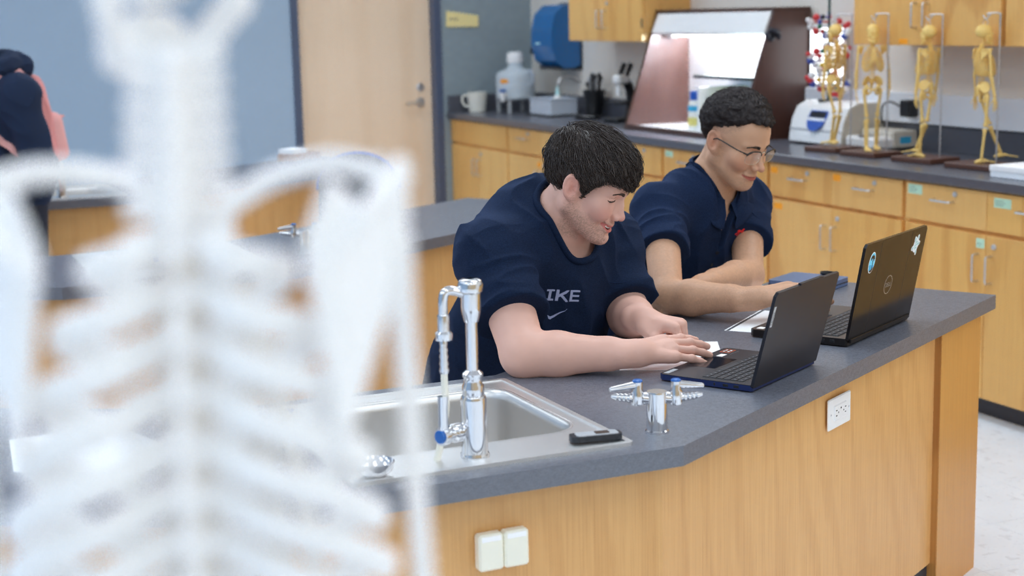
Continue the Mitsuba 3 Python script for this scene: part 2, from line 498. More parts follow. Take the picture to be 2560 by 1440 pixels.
# door and its frame
struct('door_1', cbox((XW - 0.11, 2.924, 0.01), (XW - 0.066, 3.846, 2.13), 0.002), 'maple_door', 'pale maple door with a lever handle', 'door')
d = 'door_1'
put(d, 'lever_rose', lathe([(0, 0), (0.032, 0), (0.034, 0.004), (0.03, 0.012), (0, 0.013)], 24, (XW - 0.066, 3.76, 0.985), (1, 0, 0)), 'satin_metal')
put(d, 'lever', tube(spline([(XW - 0.06, 3.76, 0.985), (XW - 0.02, 3.76, 0.985), (XW - 0.012, 3.74, 0.985), (XW - 0.012, 3.645, 0.983)], 14), 0.0095, 10), 'satin_metal')
put(d, 'lock_cylinder', lathe([(0, 0), (0.026, 0), (0.028, 0.006), (0.02, 0.014), (0, 0.014)], 24, (XW - 0.066, 3.765, 1.085), (1, 0, 0)), 'satin_metal')
struct('trim_1', cat(cbox((XW - 0.11, 2.872, 0), (XW + 0.012, 2.922, 2.18)), cbox((XW - 0.11, 3.848, 0), (XW + 0.012, 3.898, 2.18)), cbox((XW - 0.11, 2.872, 2.132), (XW + 0.012, 3.898, 2.18))), 'frame_navy', 'dark blue grey metal door frame', 'door frame')
struct('baseboard_left', cbox((XW, YF, 0), (XW + 0.01, 2.87, 0.1)), 'kick_black', 'dark rubber baseboard')
# sign by the door
k = thing('room_sign', 'small cream tapered sign on the grey wall right of the door', 'sign')
def yz_plate(pts, x0, x1):
    m = extrude(Polygon(pts), x1 - x0)
    return move(m, np.array([[0, 0, 1, x0], [1, 0, 0, 0], [0, 1, 0, 0], [0, 0, 0, 1.0]]))
put(k, 'plate', yz_plate([(3.935, 1.478), (4.165, 1.474), (4.165, 1.548), (3.94, 1.582)], XW, XW + 0.014), 'ivory_plastic' if False else mat('sign_cream', S(244, 226, 160), 0.5), False)
put(k, 'lettering', cat(*[cbox((XW + 0.013, 3.958 + 0.022 * q, 1.522), (XW + 0.0152, 3.974 + 0.022 * q, 1.532), 0.0005) for q in range(3)]), 'ink', False)
# ceiling panels (the room's light; row nearest the counter added to brighten its wall)
n = 0
for x in (-8.3, -5.9, -3.5, -1.1, 1.3, 3.4):
    for y in (-4.4, -2.2, 0.0, 2.0, 3.5):
        k = thing('ceiling_light', 'unseen white ceiling light panel, the row by the counter added for brightness', 'ceiling light', 'ceiling light panels')
        put(k, 'frame', cat(box3((x - 0.62, y - 0.32, ZC - 0.02), (x + 0.62, y - 0.3, ZC)), box3((x - 0.62, y + 0.3, ZC - 0.02), (x + 0.62, y + 0.32, ZC)), box3((x - 0.62, y - 0.3, ZC - 0.02), (x - 0.6, y + 0.3, ZC)), box3((x + 0.6, y - 0.3, ZC - 0.02), (x + 0.62, y + 0.3, ZC))), 'white_plastic', False)
        z = ZC - 0.012
        put(k, 'diffuser', TM([(x - 0.6, y - 0.3, z), (x - 0.6, y + 0.3, z), (x + 0.6, y + 0.3, z), (x + 0.6, y - 0.3, z)], [(0, 1, 2), (0, 2, 3)]), 'lamp_black', False, emit=LIGHT)

# ------------------------------------------------------------------ wall cabinets and counter
YCF = 3.945
PITCH = 0.9575
def pull(a, b, out, r=0.0045, d=0.03):
    """a D-shaped bar pull from a to b standing off along out"""
    a, b, out = np.array(a, float), np.array(b, float), np.array(out, float)
    t = norm(b - a)
    p = [a, a + out * (d * 0.7), a + out * d + t * d * 0.3, b + out * d - t * d * 0.3, b + out * (d * 0.7), b]
    pts = []
    pts += [p[0], p[1]]
    for u in np.linspace(0, 1, 5)[1:]:
        pts.append((1 - u) ** 2 * p[1] + 2 * u * (1 - u) * (a + out * d) + u * u * p[2])
    pts.append(p[3])
    for u in np.linspace(0, 1, 5)[1:]:
        pts.append((1 - u) ** 2 * p[3] + 2 * u * (1 - u) * (b + out * d) + u * u * p[4])
    pts.append(p[5])
    return tube(np.array(pts), r, 8)
def lock_disc(x, y, z, r=0.0105):
    return lathe([(0, 0), (r, 0), (r, 0.006), (r * 0.8, 0.009), (0, 0.009)], 16, (x, y, z), (0, -1, 0))
OUT = (0, -1, 0)
oaks = ['oak_wall', 'oak_wall_b', 'oak_wall_c']
unit_names = ['leftmost, beside the grey wall, with a plain false front above', 'second from the grey wall', 'third from the grey wall, behind the dark haired man', 'fourth from the grey wall, below the lit hood', 'fifth from the grey wall, with three orange stickers', 'rightmost in view, with three pale green stickers',
              'next to the right beyond the frame edge', 'second beyond the right frame edge', 'third beyond the right frame edge']
DZ = (0.722, 0.868); BZ = (0.085, 0.706)
for i in range(9):
    x0 = -9.755 + PITCH * i; x1 = x0 + PITCH - 0.0
    if i == 0:
        x0 = XW + 0.002
    k = thing('base_cabinet', 'oak base cabinet, ' + unit_names[i], 'cabinet')
    put(k, 'carcass', box3((x0, YCF + 0.02, 0.08), (x1 - 0.001, YW - 0.002, 0.875)), 'oak_wall_b', False)
    put(k, 'toe_kick', box3((x0, YCF + 0.075, 0.0), (x1 - 0.001, YCF + 0.09, 0.08)), 'kick_black', False)
    xa, xb = x0 + 0.012, x1 - 0.012
    xm = (xa + xb) / 2
    if i == 0:
        put(k, 'false_front', cbox((xa, YCF, DZ[0]), (xb, YCF + 0.02, DZ[1]), 0.002), 'oak_wall', False)
    else:
        for s, (a, b) in enumerate(((xa, xm - 0.0015), (xm + 0.0015, xb))):
            dk = put(k, 'drawer', cbox((a, YCF, DZ[0]), (b, YCF + 0.02, DZ[1]), 0.002), oaks[(i + s) % 3], False)
            c = (a + b) / 2
            put(dk, 'handle', pull((c - 0.055, YCF, 0.812), (c + 0.055, YCF, 0.812), OUT), 'satin_metal')
            put(dk, 'lock', lock_disc(c + 0.062, YCF, 0.842), 'grey_plastic')
    for s, (a, b) in enumerate(((xa, xm - 0.0015), (xm + 0.0015, xb))):
        dk = put(k, 'door', cbox((a, YCF, BZ[0]), (b, YCF + 0.02, BZ[1]), 0.002), oaks[(i + s + 1) % 3], False)
        hx = xm + (-0.036 if s == 0 else 0.036)
        put(dk, 'handle', pull((hx, YCF, 0.53), (hx, YCF, 0.632), OUT), 'satin_metal')
        if s == 1:
            put(dk, 'lock', lock_disc(hx + 0.012, YCF, 0.668), 'grey_plastic')
    def tag(x, z, w, h, m, lines=0):
        sk = put(k, 'sticker', cbox((x, YCF - 0.0012, z), (x + w, YCF, z + h), 0.0003), m, False, label=('orange' if 'orange' in m else 'pale green') + ' paper sticker')
        if lines:
            put(sk, 'print', cat(*[cbox((x + 0.006, YCF - 0.0018, z + h * (0.25 + 0.22 * q)), (x + w * (0.55 + 0.12 * (q % 2)), YCF - 0.001, z + h * (0.25 + 0.22 * q) + 0.0018), 0.0002) for q in range(lines)]), 'ink', False)
    if i == 1:
        tag(xm - 0.05, 0.655, 0.045, 0.028, 'sticker_orange')
    if i == 3:
        tag(xa + 0.02, 0.828, 0.075, 0.03, 'sticker_green', 2)
    if i == 4:
        tag(xa + 0.012, 0.825, 0.05, 0.026, 'sticker_orange'); tag(xm + 0.012, 0.828, 0.05, 0.028, 'sticker_orange'); tag(xa + 0.04, 0.665, 0.06, 0.026, 'sticker_orange')
    if i == 5:
        tag(xa + 0.016, 0.822, 0.085, 0.038, 'sticker_green', 3); tag(xm + 0.04, 0.815, 0.09, 0.036, 'sticker_green', 3); tag(xm - 0.05, 0.655, 0.045, 0.036, 'sticker_green', 2)

k = thing('wall_countertop', 'long dark grey laminate counter along the back wall', 'countertop')
put(k, 'slab', cbox((XW + 0.001, 3.919, 0.876), (-1.1, YW - 0.001, 0.914), 0.003), 'laminate_wall', 30)
put(k, 'backsplash', cbox((XW + 0.022, YW - 0.021, 0.914), (-1.1, YW - 0.001, 1.025), 0.002), 'laminate_wall', 30)
put(k, 'side_splash', cbox((XW + 0.001, 3.93, 0.914), (XW + 0.021, YW - 0.001, 1.025), 0.002), 'laminate_wall', 30)
k = thing('wall_raceway', 'white power raceway band on the wall behind the yellow skeletons', 'raceway')
put(k, 'channel', cbox((-6.55, YW - 0.045, 1.03), (-1.1, YW - 0.001, 1.165), 0.004), 'panel_white', 30)
for x in (-5.62, -3.6, -2.4):
    o = put(k, 'outlet', cbox((x - 0.04, YW - 0.051, 1.05), (x + 0.04, YW - 0.044, 1.145), 0.003), 'white_plastic', 30)
    put(o, 'slots', cat(*[cbox((x + a - 0.004, YW - 0.053, z), (x + a + 0.004, YW - 0.0505, z + 0.012), 0.0005) for a in (-0.014, 0.014) for z in (1.065, 1.112)]), 'dark_plastic', False)

def upper(x0, x1, label):
    k = thing('upper_cabinet', label, 'cabinet')
    put(k, 'carcass', box3((x0, 4.268, 1.386), (x1, YW - 0.001, 2.2)), 'oak_wall_b', False)
    xm = (x0 + x1) / 2
    for s, (a, b) in enumerate(((x0 + 0.003, xm - 0.0015), (xm + 0.0015, x1 - 0.003))):
        dk = put(k, 'door', cbox((a, 4.248, 1.386), (b, 4.267, 2.2), 0.002), oaks[(s + int(x0 * 10)) % 3], False)
        hx = xm + (-0.036 if s == 0 else 0.036)
        put(dk, 'handle', pull((hx, 4.248, 1.46), (hx, 4.248, 1.56), OUT), 'satin_metal')
        if s == 1:
            put(dk, 'lock', lock_disc(hx + 0.012, 4.248, 1.60), 'grey_plastic')
    for z in (1.46, 2.06):
        put(k, 'hinge', cbox((x1 - 0.008, 4.256, z), (x1 - 0.002, 4.247, z + 0.05), 0.001), 'black_plastic', False)
    return k
upper(-8.53, -7.63, 'oak upper cabinet above the counter between the blue towel dispenser and the lit hood')
k = upper(-5.718, -4.785, 'oak upper cabinet above the second and third yellow skeletons, with an orange sticker')
put(k, 'sticker', cbox((-5.40, 4.2468, 1.392), (-5.345, 4.248, 1.412), 0.0003), 'sticker_orange', False, label='orange paper sticker')
upper(-4.762, -3.83, 'oak upper cabinet at the right edge, above the rightmost yellow skeleton')
upper(-3.82, -2.89, 'oak upper cabinet beyond the right edge of the frame')
# ------------------------------------------------------------------ lab benches
U = np.array([-0.5, 0.8660254, 0.0])          # along the right arm of a bench
Wv = np.array([0.8660254, 0.5, 0.0])          # out of the bench's long front edge
ZB = 0.776
def bench_outline():
    a = [(-2.372, 1.40), (-3.246, 2.894), (-3.79, 2.58), (-3.06, 1.33)]
    return a + [(x, 2.06 - y) for x, y in reversed(a)]
OUTLINE = Polygon(bench_outline())
SINK = dict(x0=-3.0, x1=-2.418, y0=0.785, y1=1.325)
def rect(x0, y0, x1, y1, r=0.0):
    p = Polygon([(x0 + r, y0 + r), (x1 - r, y0 + r), (x1 - r, y1 - r), (x0 + r, y1 - r)])
    return p.buffer(r, quad_segs=6) if r else p
def bevel_slab(poly, z0, z1, c):
    parts = [extrude(poly, z1 - c - z0, z0)]
    # a chamfer ring on top
    inner = poly.buffer(-c, join_style=2)
    def ring(po, pi, za, zb):
        a, b = np.array(po.coords)[:-1], np.array(pi.coords)[:-1]
        n = len(a)
        v = np.vstack([np.c_[a, np.full(n, za)], np.c_[b, np.full(n, zb)]])
        i = np.arange(n); j = (i + 1) % n
        f = np.vstack([np.stack([i, j, j + n], 1), np.stack([i, j + n, i + n], 1)])
        m = TM(v, f)
        return m
    return parts, inner

def make_bench(off, label, full):
    ox, oy = off
    k = thing('lab_bench', label, 'lab bench')
    tr = lambda m: move(m, rotz(0, (ox, oy, 0)))
    top = OUTLINE.difference(rect(SINK['x0'] + 0.02, SINK['y0'] + 0.02, SINK['x1'] - 0.02, SINK['y1'] - 0.02, 0.05))
    body = m3.CrossSection([np.array(OUTLINE.exterior.coords)[:-1] if OUTLINE.exterior.is_ccw else np.array(OUTLINE.exterior.coords)[:-1][::-1]])
    slab = tr(extrude(top, 0.038, ZB - 0.038))
    put(k, 'worktop', slab, 'laminate', 20)
    base = OUTLINE.buffer(-0.054, join_style=2)
    A0 = np.array([-3.246, 2.894])
    knee = Polygon([tuple(A0 - U[:2] * s_ - Wv[:2] * t_) for s_, t_ in ((0.30, 0.27), (1.50, 0.27), (1.50, 0.80), (0.30, 0.80))])
    base = base.difference(knee)                                   # open knee space on the seated side
    hole = rect(SINK['x0'] + 0.02, SINK['y0'] + 0.02, SINK['x1'] - 0.02, SINK['y1'] - 0.02)
    lower = tr(cat(extrude(base, 0.4, 0.1), extrude(base.difference(hole), ZB - 0.0385 - 0.5, 0.5)))
    put(k, 'base_panel', lower, 'oak_bench', 20)
    put(k, 'toe_kick', tr(extrude(base.buffer(-0.008, join_style=2), 0.1, 0.0)), 'kick_black', 20)
    # pilasters that close both ends of the right arm, and the left arm mirrored
    n_in = -Wv
    for side in (0, 1):
        def P(s, t):                    # s along the long edge from its far end back, t inwards from the front edge
            q = np.array([-3.246, 2.894, 0]) - U * s + n_in * t
            return (q[0], q[1] if side == 0 else 2.06 - q[1])
        for t0, t1 in ((0.035, 0.058), (0.628 - 0.058, 0.628 - 0.035)):
            put(k, 'end_post', tr(extrude(Polygon([P(0.012, t0), P(0.305, t0), P(0.305, t1), P(0.012, t1)]), ZB - 0.0385)), 'oak_post', 20)
        put(k, 'end_strip', tr(extrude(Polygon([P(0.3055, 0.036), P(0.308, 0.036), P(0.308, 0.06), P(0.3055, 0.06)]), ZB - 0.0385)), 'oak_strip', 20)
        put(k, 'end_panel', tr(extrude(Polygon([P(0.012, 0.058), P(0.04, 0.058), P(0.04, 0.57), P(0.012, 0.57)]), ZB - 0.0385)), 'oak_post', 20)
    return k
make_bench((0, 0), 'angled oak lab bench with a dark grey top where the two men sit', True)
make_bench((-2.40, 0.0), 'oak lab bench with a dark grey top directly behind the front man', False)
make_bench((-4.80, 0.0), 'oak lab bench with a dark grey top beside the person with the backpack', False)

# ------------------------------------------------------------------ sinks
def make_sink(off, label):
    ox, oy = off
    s = SINK
    k = thing('sink', label, 'sink')
    tr = lambda m: move(m, rotz(0, (ox, oy, 0)))
    outer = rect(s['x0'], s['y0'], s['x1'], s['y1'], 0.012)
    bx0, by0, bx1, by1 = -2.945, 0.84, -2.555, 1.285
    bowl = rect(bx0, by0, bx1, by1, 0.06)
    put(k, 'rim', tr(cat(extrude(outer.difference(bowl), 0.004, ZB), extrude(outer.difference(outer.buffer(-0.012)), 0.0035, ZB + 0.0035))), 'steel', 20)
    # bowl: rings going down with a rounded lip and rounded floor
    rings = []
    def ringpts(d, z):
        p = bowl.buffer(-d, quad_segs=8) if d >= 0 else bowl.buffer(-d, quad_segs=8)
        L = p.exterior.length
        return np.array([np.r_[p.exterior.interpolate(t * L).coords[0], z] for t in np.linspace(0, 1, 96, endpoint=False)])
    prof = [(-0.006, ZB + 0.0045), (0.0, ZB + 0.003), (0.006, ZB - 0.004), (0.009, ZB - 0.016), (0.016, ZB - 0.14), (0.022, ZB - 0.165), (0.036, ZB - 0.18), (0.055, ZB - 0.186), (0.12, ZB - 0.19)]
    R = [ringpts(d, z) for d, z in prof]
    n = 96
    v = np.vstack(R + [np.mean(R[-1], 0)[None]])
    f = []
    for a in range(len(R) - 1):
        for j in range(n):
            j2 = (j + 1) % n
            f += [(a * n + j, a * n + j2, (a + 1) * n + j2), (a * n + j, (a + 1) * n + j2, (a + 1) * n + j)]
    for j in range(n):
        f.append(((len(R) - 1) * n + j, (len(R) - 1) * n + (j + 1) % n, len(R) * n))
    m = TM(v, f)
    put(k, 'bowl', tr(m), 'steel_brushed', True)
    put(k, 'drain', tr(lathe([(0, 0), (0.03, 0), (0.034, 0.003), (0.045, 0.004), (0.045, 0.0)], 24, (-2.75, 1.06, ZB - 0.189))), 'chrome')
    return k
make_sink((0, 0), 'stainless steel sink set into the bench in front of the men')
make_sink((-2.40, 0), 'stainless steel sink in the second bench, behind the big white skeleton')
make_sink((-4.80, 0), 'stainless steel sink in the farthest bench, near the person with the backpack')

# ------------------------------------------------------------------ taps
def make_faucet(x, y, label, hose):
    k = thing('faucet', label, 'faucet')
    z = ZB + 0.004
    put(k, 'body', lathe([(0, 0), (0.026, 0), (0.026, 0.006), (0.0235, 0.009), (0.0235, 0.105), (0.021, 0.112), (0.0, 0.112)], 32, (x, y, z)), 'chrome', 40)
    put(k, 'collar', lathe([(0, 0.108), (0.0165, 0.108), (0.0195, 0.114), (0.0195, 0.130), (0.0165, 0.134), (0.0165, 0.144), (0.0185, 0.147), (0.0185, 0.152), (0.012, 0.158), (0, 0.158)], 28, (x, y, z)), 'chrome', 40)
    put(k, 'riser', tube([(x, y, z + 0.15), (x, y, z + 0.30)], 0.0105, 20), 'chrome', 40)
    hx, hy = x, y
    put(k, 'vacuum_breaker', lathe([(0, 0.245), (0.0125, 0.245), (0.0165, 0.262), (0.0175, 0.27), (0.0175, 0.296), (0.0215, 0.300), (0.0225, 0.312), (0.0195, 0.319), (0.013, 0.322), (0, 0.320)], 28, (x, y, z)), 'chrome', 40)
    # outlet over the sink: to the image's left of the riser
    dx, dy = -0.16, -0.98
    q = lambda s, h: (x + dx * s, y + dy * s, z + h)
    put(k, 'outlet_bend', tube(spline([q(0.012, 0.296), q(0.034, 0.303), q(0.046, 0.300), q(0.050, 0.286), q(0.0505, 0.262)], 16), 0.0085, 14), 'chrome', 40)
    put(k, 'serrated_nozzle', cat(lathe([(0, 0.0), (0.011, 0.0), (0.011, 0.034), (0.0095, 0.038), (0, 0.038)], 18, q(0.0505, 0.224)), lathe([(0, -0.006), (0.015, -0.006), (0.0155, 0.0), (0.0155, 0.006), (0.012, 0.01), (0, 0.01)], 18, q(0.0505, 0.222)), lathe([(0, 0)] + [(0.0078 - 0.0004 * (i // 2) + 0.0013 * (i % 2), 0.006 * i) for i in range(11)] + [(0, 0.06)], 16, q(0.0515, 0.156))), 'chrome', 30)
    # valve at the side
    v0 = np.array([x - 0.012, y - 0.02, z + 0.046])
    ax = norm([0.35, -0.93, 0.0])
    put(k, 'valve', cat(lathe([(0, 0), (0.016, 0), (0.0175, 0.006), (0.0175, 0.02), (0.014, 0.024), (0.014, 0.034), (0.0165, 0.037), (0.0165, 0.05), (0, 0.05)], 20, v0, ax)), 'chrome', 40)
    v1 = v0 + ax * 0.05
    put(k, 'valve_cap', lathe([(0, 0), (0.0125, 0), (0.0115, 0.004), (0, 0.0045)], 20, v1, ax), 'blue_cap', 40)
    put(k, 'valve_lever', tube([v0 + ax * 0.043 + np.array([0, 0, 0.008]), v0 + ax * 0.043 + np.array([0.0, 0, 0.05]), v0 + ax * 0.042 + np.array([0.0, 0, 0.072])], [0.0095, 0.0085, 0.0095], 14), 'chrome', 40)
    if hose:
        put(k, 'hose', tube(spline([q(0.0515, 0.17), q(0.052, 0.14), q(0.050, 0.10), q(0.056, 0.055), q(0.066, 0.015), q(0.076, -0.03), q(0.074, -0.075)], 40), 0.0062, 14), 'tubing', 40)
    return k
make_faucet(-2.482, 1.035, 'tall chrome lab faucet with a pale hose at the front sink', True)
make_faucet(-4.88, 1.035, 'tall chrome lab faucet on the second bench behind the big skeleton', False)
make_faucet(-7.28, 1.035, 'tall chrome lab faucet on the far bench right of the pink backpack', False)

def make_gas_tap(x, y, ang, label):
    """two-way turret valve with blue discs"""
    k = thing('gas_tap', label, 'gas tap')
    z = ZB
    put(k, 'column', lathe([(0, 0), (0.0225, 0), (0.0225, 0.004), (0.0195, 0.006), (0.0195, 0.075), (0.0185, 0.079), (0, 0.079)], 32, (x, y, z)), 'chrome', 40)
    for s in (-1, 1):
        a = ang + (0.0 if s > 0 else math.pi)
        d = np.array([math.cos(a), math.sin(a), 0]); pnt = np.array([x, y, z + 0.066])
        side = np.array([-d[1], d[0], 0])
        v = put(k, 'valve', cat(lathe([(0, 0), (0.0115, 0), (0.0115, 0.012), (0.0095, 0.014), (0.0095, 0.022), (0, 0.022)], 16, pnt + d * 0.014, d),
                            lathe([(0, -0.012), (0.0115, -0.012), (0.0125, -0.006), (0.0125, 0.012), (0.0095, 0.016), (0.0095, 0.032), (0, 0.032)], 18, pnt + d * 0.036)), 'chrome', 40)
        put(v, 'blue_disc', lathe([(0, 0), (0.0095, 0), (0.0095, 0.003), (0.006, 0.005), (0, 0.005)], 18, pnt + d * 0.036 + [0, 0, 0.0315]), 'blue_cap', 40)
        put(k, 'nozzle', lathe([(0, 0), (0.0085, 0)] + [(0.0078 - 0.0006 * (i // 2) + 0.0012 * (i % 2), 0.004 + 0.004 * i) for i in range(9)] + [(0.003, 0.042), (0, 0.042)], 14, pnt + d * 0.044, norm(d + 0.0 * side + np.array([0, 0, 0.12]))), 'chrome', 30)
        h0 = pnt + d * 0.036 + np.array([0, 0, 0.026])
        put(k, 'lever', cat(hull((h0, 0.0085), (h0 + norm(d * 0.9 + side * 0.15) * 0.05 + np.array([0, 0, -0.006]), 0.005))), 'chrome', 40)
    return k
make_gas_tap(-2.478, 1.405, math.radians(66), 'chrome double gas tap with blue discs on the bench between sink and front laptop')
make_gas_tap(-2.62, 0.70, math.radians(66), 'chrome double gas tap left of the front sink, behind the skeleton ribs')
make_gas_tap(-5.03, 1.50, math.radians(66), 'chrome double gas tap with blue discs on the second bench behind the skeleton')
k = thing('soap_bowl', 'small round chrome bowl on the front left rim of the front sink', 'bowl')
put(k, 'shell', lathe([(0, 0), (0.018, 0), (0.03, 0.01), (0.035, 0.026), (0.0335, 0.027), (0.028, 0.012), (0.017, 0.004), (0, 0.004)], 28, (-2.452, 0.835, ZB + 0.0045)), 'chrome', 40)
k = thing('pocket_meter', 'small dark hand held meter lying on the front right sink rim', 'meter')
M = rotz(math.radians(80), (-2.468, 1.27, ZB + 0.0075))
put(k, 'case', move(rbox((0.098, 0.034, 0.010), 0.012), M), 'dark_plastic', 30)
put(k, 'face', move(rbox((0.080, 0.027, 0.0015), 0.006), M @ rotz(0, (0.002, 0, 0.010))), 'grey_plastic', 30)
put(k, 'display', move(rbox((0.026, 0.016, 0.0012), 0.002), M @ rotz(0, (0.012, 0, 0.0114))), 'sticker_sand', 30)

# outlets on the front bench
def on_face(o, right, zc, w, h, t, c=0.002, z_off=0.0):
    """box on a vertical face: o a point on the face, right the unit vector along it"""
    right = norm(right); out = np.cross(right, [0, 0, 1.0])
    m = cbox((-w / 2, z_off, -h / 2), (w / 2, z_off + t, h / 2), c)
    return move(m, frame((o[0], o[1], zc), right, out, (0, 0, 1)))
k = thing('power_outlet', 'white horizontal power outlet plate on the long oak side of the front bench', 'power outlet')
q = np.array([-2.372, 1.40, 0]) + U * 0.80 - Wv * 0.054
put(k, 'plate', on_face(q, U, 0.656, 0.12, 0.072, 0.006, 0.0025), 'white_plastic', 30)
o = put(k, 'receptacle', on_face(q, U, 0.656, 0.066, 0.036, 0.0085, 0.002), 'ivory_plastic' if False else 'white_plastic', 30)
put(o, 'slots', cat(*[on_face(q + U * a, U, 0.656 + b, w, h, 0.0092, 0.0003) for a, b, w, h in ((-0.024, 0.006, 0.006, 0.002), (-0.024, -0.006, 0.006, 0.002), (-0.014, 0.0, 0.003, 0.003), (0.024, 0.006, 0.006, 0.002), (0.024, -0.006, 0.006, 0.002), (0.014, 0.0, 0.003, 0.003), (0.0, 0.008, 0.004, 0.004))]), 'dark_plastic', False)
put(k, 'screw', cat(*[on_face(q + U * a, U, 0.656, 0.004, 0.004, 0.0066, 0.0005) for a in (-0.048, 0.048)]), 'grey_plastic', False)
k = thing('switch_box', 'pair of joined cream switch boxes on the front bench below the sink', 'switch box')
yv = np.array([0, 1.0, 0])
for yc in (1.0285, 1.0775):
    q = np.array([-2.372 - 0.054, yc, 0])
    b = put(k, 'cover', on_face(q, yv, 0.6255, 0.0475, 0.067, 0.024, 0.004), 'ivory_plastic', 30)
    put(b, 'paper_tag', on_face(q, yv, 0.651, 0.036, 0.009, 0.0246, 0.0002), 'paper', False)
# ------------------------------------------------------------------ laptops
def make_laptop(name, label, corner, L, D, lid_h, lean, mats, zt):
    """local frame: x along the hinge from its near end, y towards the typist, z up"""
    k = thing(name, label, 'laptop')
    M = frame((corner[0], corner[1], ZB), U, -Wv, (0, 0, 1))
    deck, side, lid, keym, legend = mats
    zf = 0.003
    p = Polygon([(0.004, 0), (L - 0.004, 0), (L - 0.004, 0), (L, 0.004), (L, D - 0.01), (L - 0.01, D), (0.01, D), (0, D - 0.01), (0, 0.004)])
    put(k, 'base', move(extrude(p, zt - zf - 0.001, zf), M), side, 20)
    put(k, 'deck', move(extrude(p.buffer(-0.0012), 0.0012, zt - 0.0012), M), deck, 20)
    put(k, 'foot', move(cat(*[cbox((a, b - 0.006, 0.0002), (a + 0.05, b + 0.006, zf + 0.001), 0.001) for a in (0.03, L - 0.08) for b in (0.02, D - 0.025)]), M), 'black_plastic', 30)
    # keyboard
    kx0, kx1, ky0, ky1 = 0.02, L - 0.02, 0.03, 0.03 + min(0.105, D * 0.44)
    put(k, 'key_well', move(cbox((kx0 - 0.003, ky0 - 0.003, zt - 0.001), (kx1 + 0.003, ky1 + 0.003, zt + 0.0003), 0.0002), M), 'black_plastic', False)
    rows, cols = 6, 15
    rh, cw = (ky1 - ky0) / rows, (kx1 - kx0) / cols
    for r in range(rows):
        c = 0
        while c < cols:
            w = 1
            if r == 5 and c == 4:
                w = 5
            if (r in (2, 3, 4)) and c == 0:
                w = 2
            if (r in (3, 4)) and c == cols - 2:
                w = 2
            a, b = kx0 + cw * c, kx0 + cw * (c + w)
            kk = put(k, 'key', move(cbox((a + 0.0011, ky0 + rh * r + 0.0011, zt), (b - 0.0011, ky0 + rh * (r + 1) - 0.0011, zt + 0.0016), 0.0006), M), keym, False)
            if w == 1:
                x, y = (a + b) / 2, ky0 + rh * (r + 0.5)
                put(kk, 'legend', move(cbox((x - 0.0022, y - 0.0026, zt + 0.0015), (x + 0.0022, y + 0.0010, zt + 0.00172), 0.0001), M), legend, False)
            c += w
    put(k, 'touchpad', move(cbox((L * 0.33, ky1 + 0.012, zt - 0.0005), (L * 0.67, D - 0.012, zt + 0.0004), 0.0002), M), 'screen_dark' if 'navy' in deck else 'key_black', False)
    # ports on the near side
    ports = move(cat(*[cbox((-0.0006, y, 0.4 * zt), (0.004, y + w, 0.78 * zt), 0.0005) for y, w in ((0.03, 0.012), (0.055, 0.012), (0.085, 0.004))]), M)
    put(k, 'port', ports, 'black_plastic', False)
    # lid: x along hinge, z up the screen, leaning away from the typist
    Lm = M @ np.array([[1, 0, 0, 0], [0, math.cos(lean), -math.sin(lean), 0.004], [0, math.sin(lean), math.cos(lean), zt - 0.004], [0, 0, 0, 1.0]])
    pl = Polygon([(0.002, 0), (L - 0.002, 0), (L, 0.002), (L, lid_h - 0.008), (L - 0.008, lid_h), (0.008, lid_h), (0, lid_h - 0.008), (0, 0.002)])
    stand = np.array([[1, 0, 0, 0], [0, 0, -1, 0], [0, 1, 0, 0], [0, 0, 0, 1.0]])     # extrusion along -y: the outer face is y = -t
    t = 0.007
    put(k, 'lid', move(extrude(pl, t), Lm @ stand), lid, 20)
    put(k, 'screen', move(extrude(pl.buffer(-0.006), 0.0008, -0.0006), Lm @ stand), 'screen_dark', 20)
    put(k, 'hinge', move(cbox((L * 0.08, -0.004, -0.004), (L * 0.92, 0.008, 0.006), 0.002), Lm), 'black_plastic', 30)
    # matrix of the lid's outer face: x from its right edge seen from outside, y up, z out
    face = Lm @ np.array([[1, 0, 0, 0], [0, 0, -1, -t], [0, 1, 0, 0], [0, 0, 0, 1.0]])
    return k, M, face, (L, D, lid_h, zt)

kA, MA, FA, dimA = make_laptop('laptop', 'slim dark navy laptop under the hand of the front man', (-2.644, 1.723), 0.304, 0.222, 0.210, math.radians(14.8), ('lap_navy', 'lap_navy_side', 'lap_navy', 'key_black', 'key_grey'), 0.0155)
def sticker_on(k, name, M, poly, z, t, m, label=None):
    return put(k, name, move(extrude(poly, t, z), M), m, 20, label=label)
L, D, LH, zt = dimA
put(kA, 'camera_lip', move(cbox((L * 0.36, LH - 0.002, -0.007), (L * 0.72, LH + 0.0035, 0.0005), 0.001), FA), 'lap_navy', 30)
# maker's plate near the hinge-side corner of the lid, reading up the edge
pm = put(kA, 'maker_plate', move(cbox((0.0035, LH - 0.075, 0), (0.0125, LH - 0.030, 0.0006), 0.0002), FA), 'grey_plastic', False)
tm = meshkit.text_mesh('Lenovo', 0.0058, 0.0003)
put(pm, 'lettering', move(tm, FA @ frame((0.0058, LH - 0.033, 0.0006), (0, -1, 0), (1, 0, 0), (0, 0, 1)) if False else FA @ frame((0.0102, LH - 0.070, 0.0006), (0, 1, 0), (-1, 0, 0), (0, 0, 1))), 'lap_navy', False)
MAd = MA @ rotz(0, (0, 0, zt))
st = sticker_on(kA, 'palm_sticker', MAd, rect(L - 0.05, D - 0.036, L - 0.016, D - 0.012), 0, 0.0003, 'amd_orange', 'orange and black badge sticker')
put(st, 'print', move(cat(*[extrude(rect(a, b, a + w, b + h), 0.0002, 0.0003) for a, b, w, h in ((L - 0.048, D - 0.034, 0.03, 0.009), (L - 0.048, D - 0.023, 0.03, 0.009))]), MAd), 'black_plastic', False)
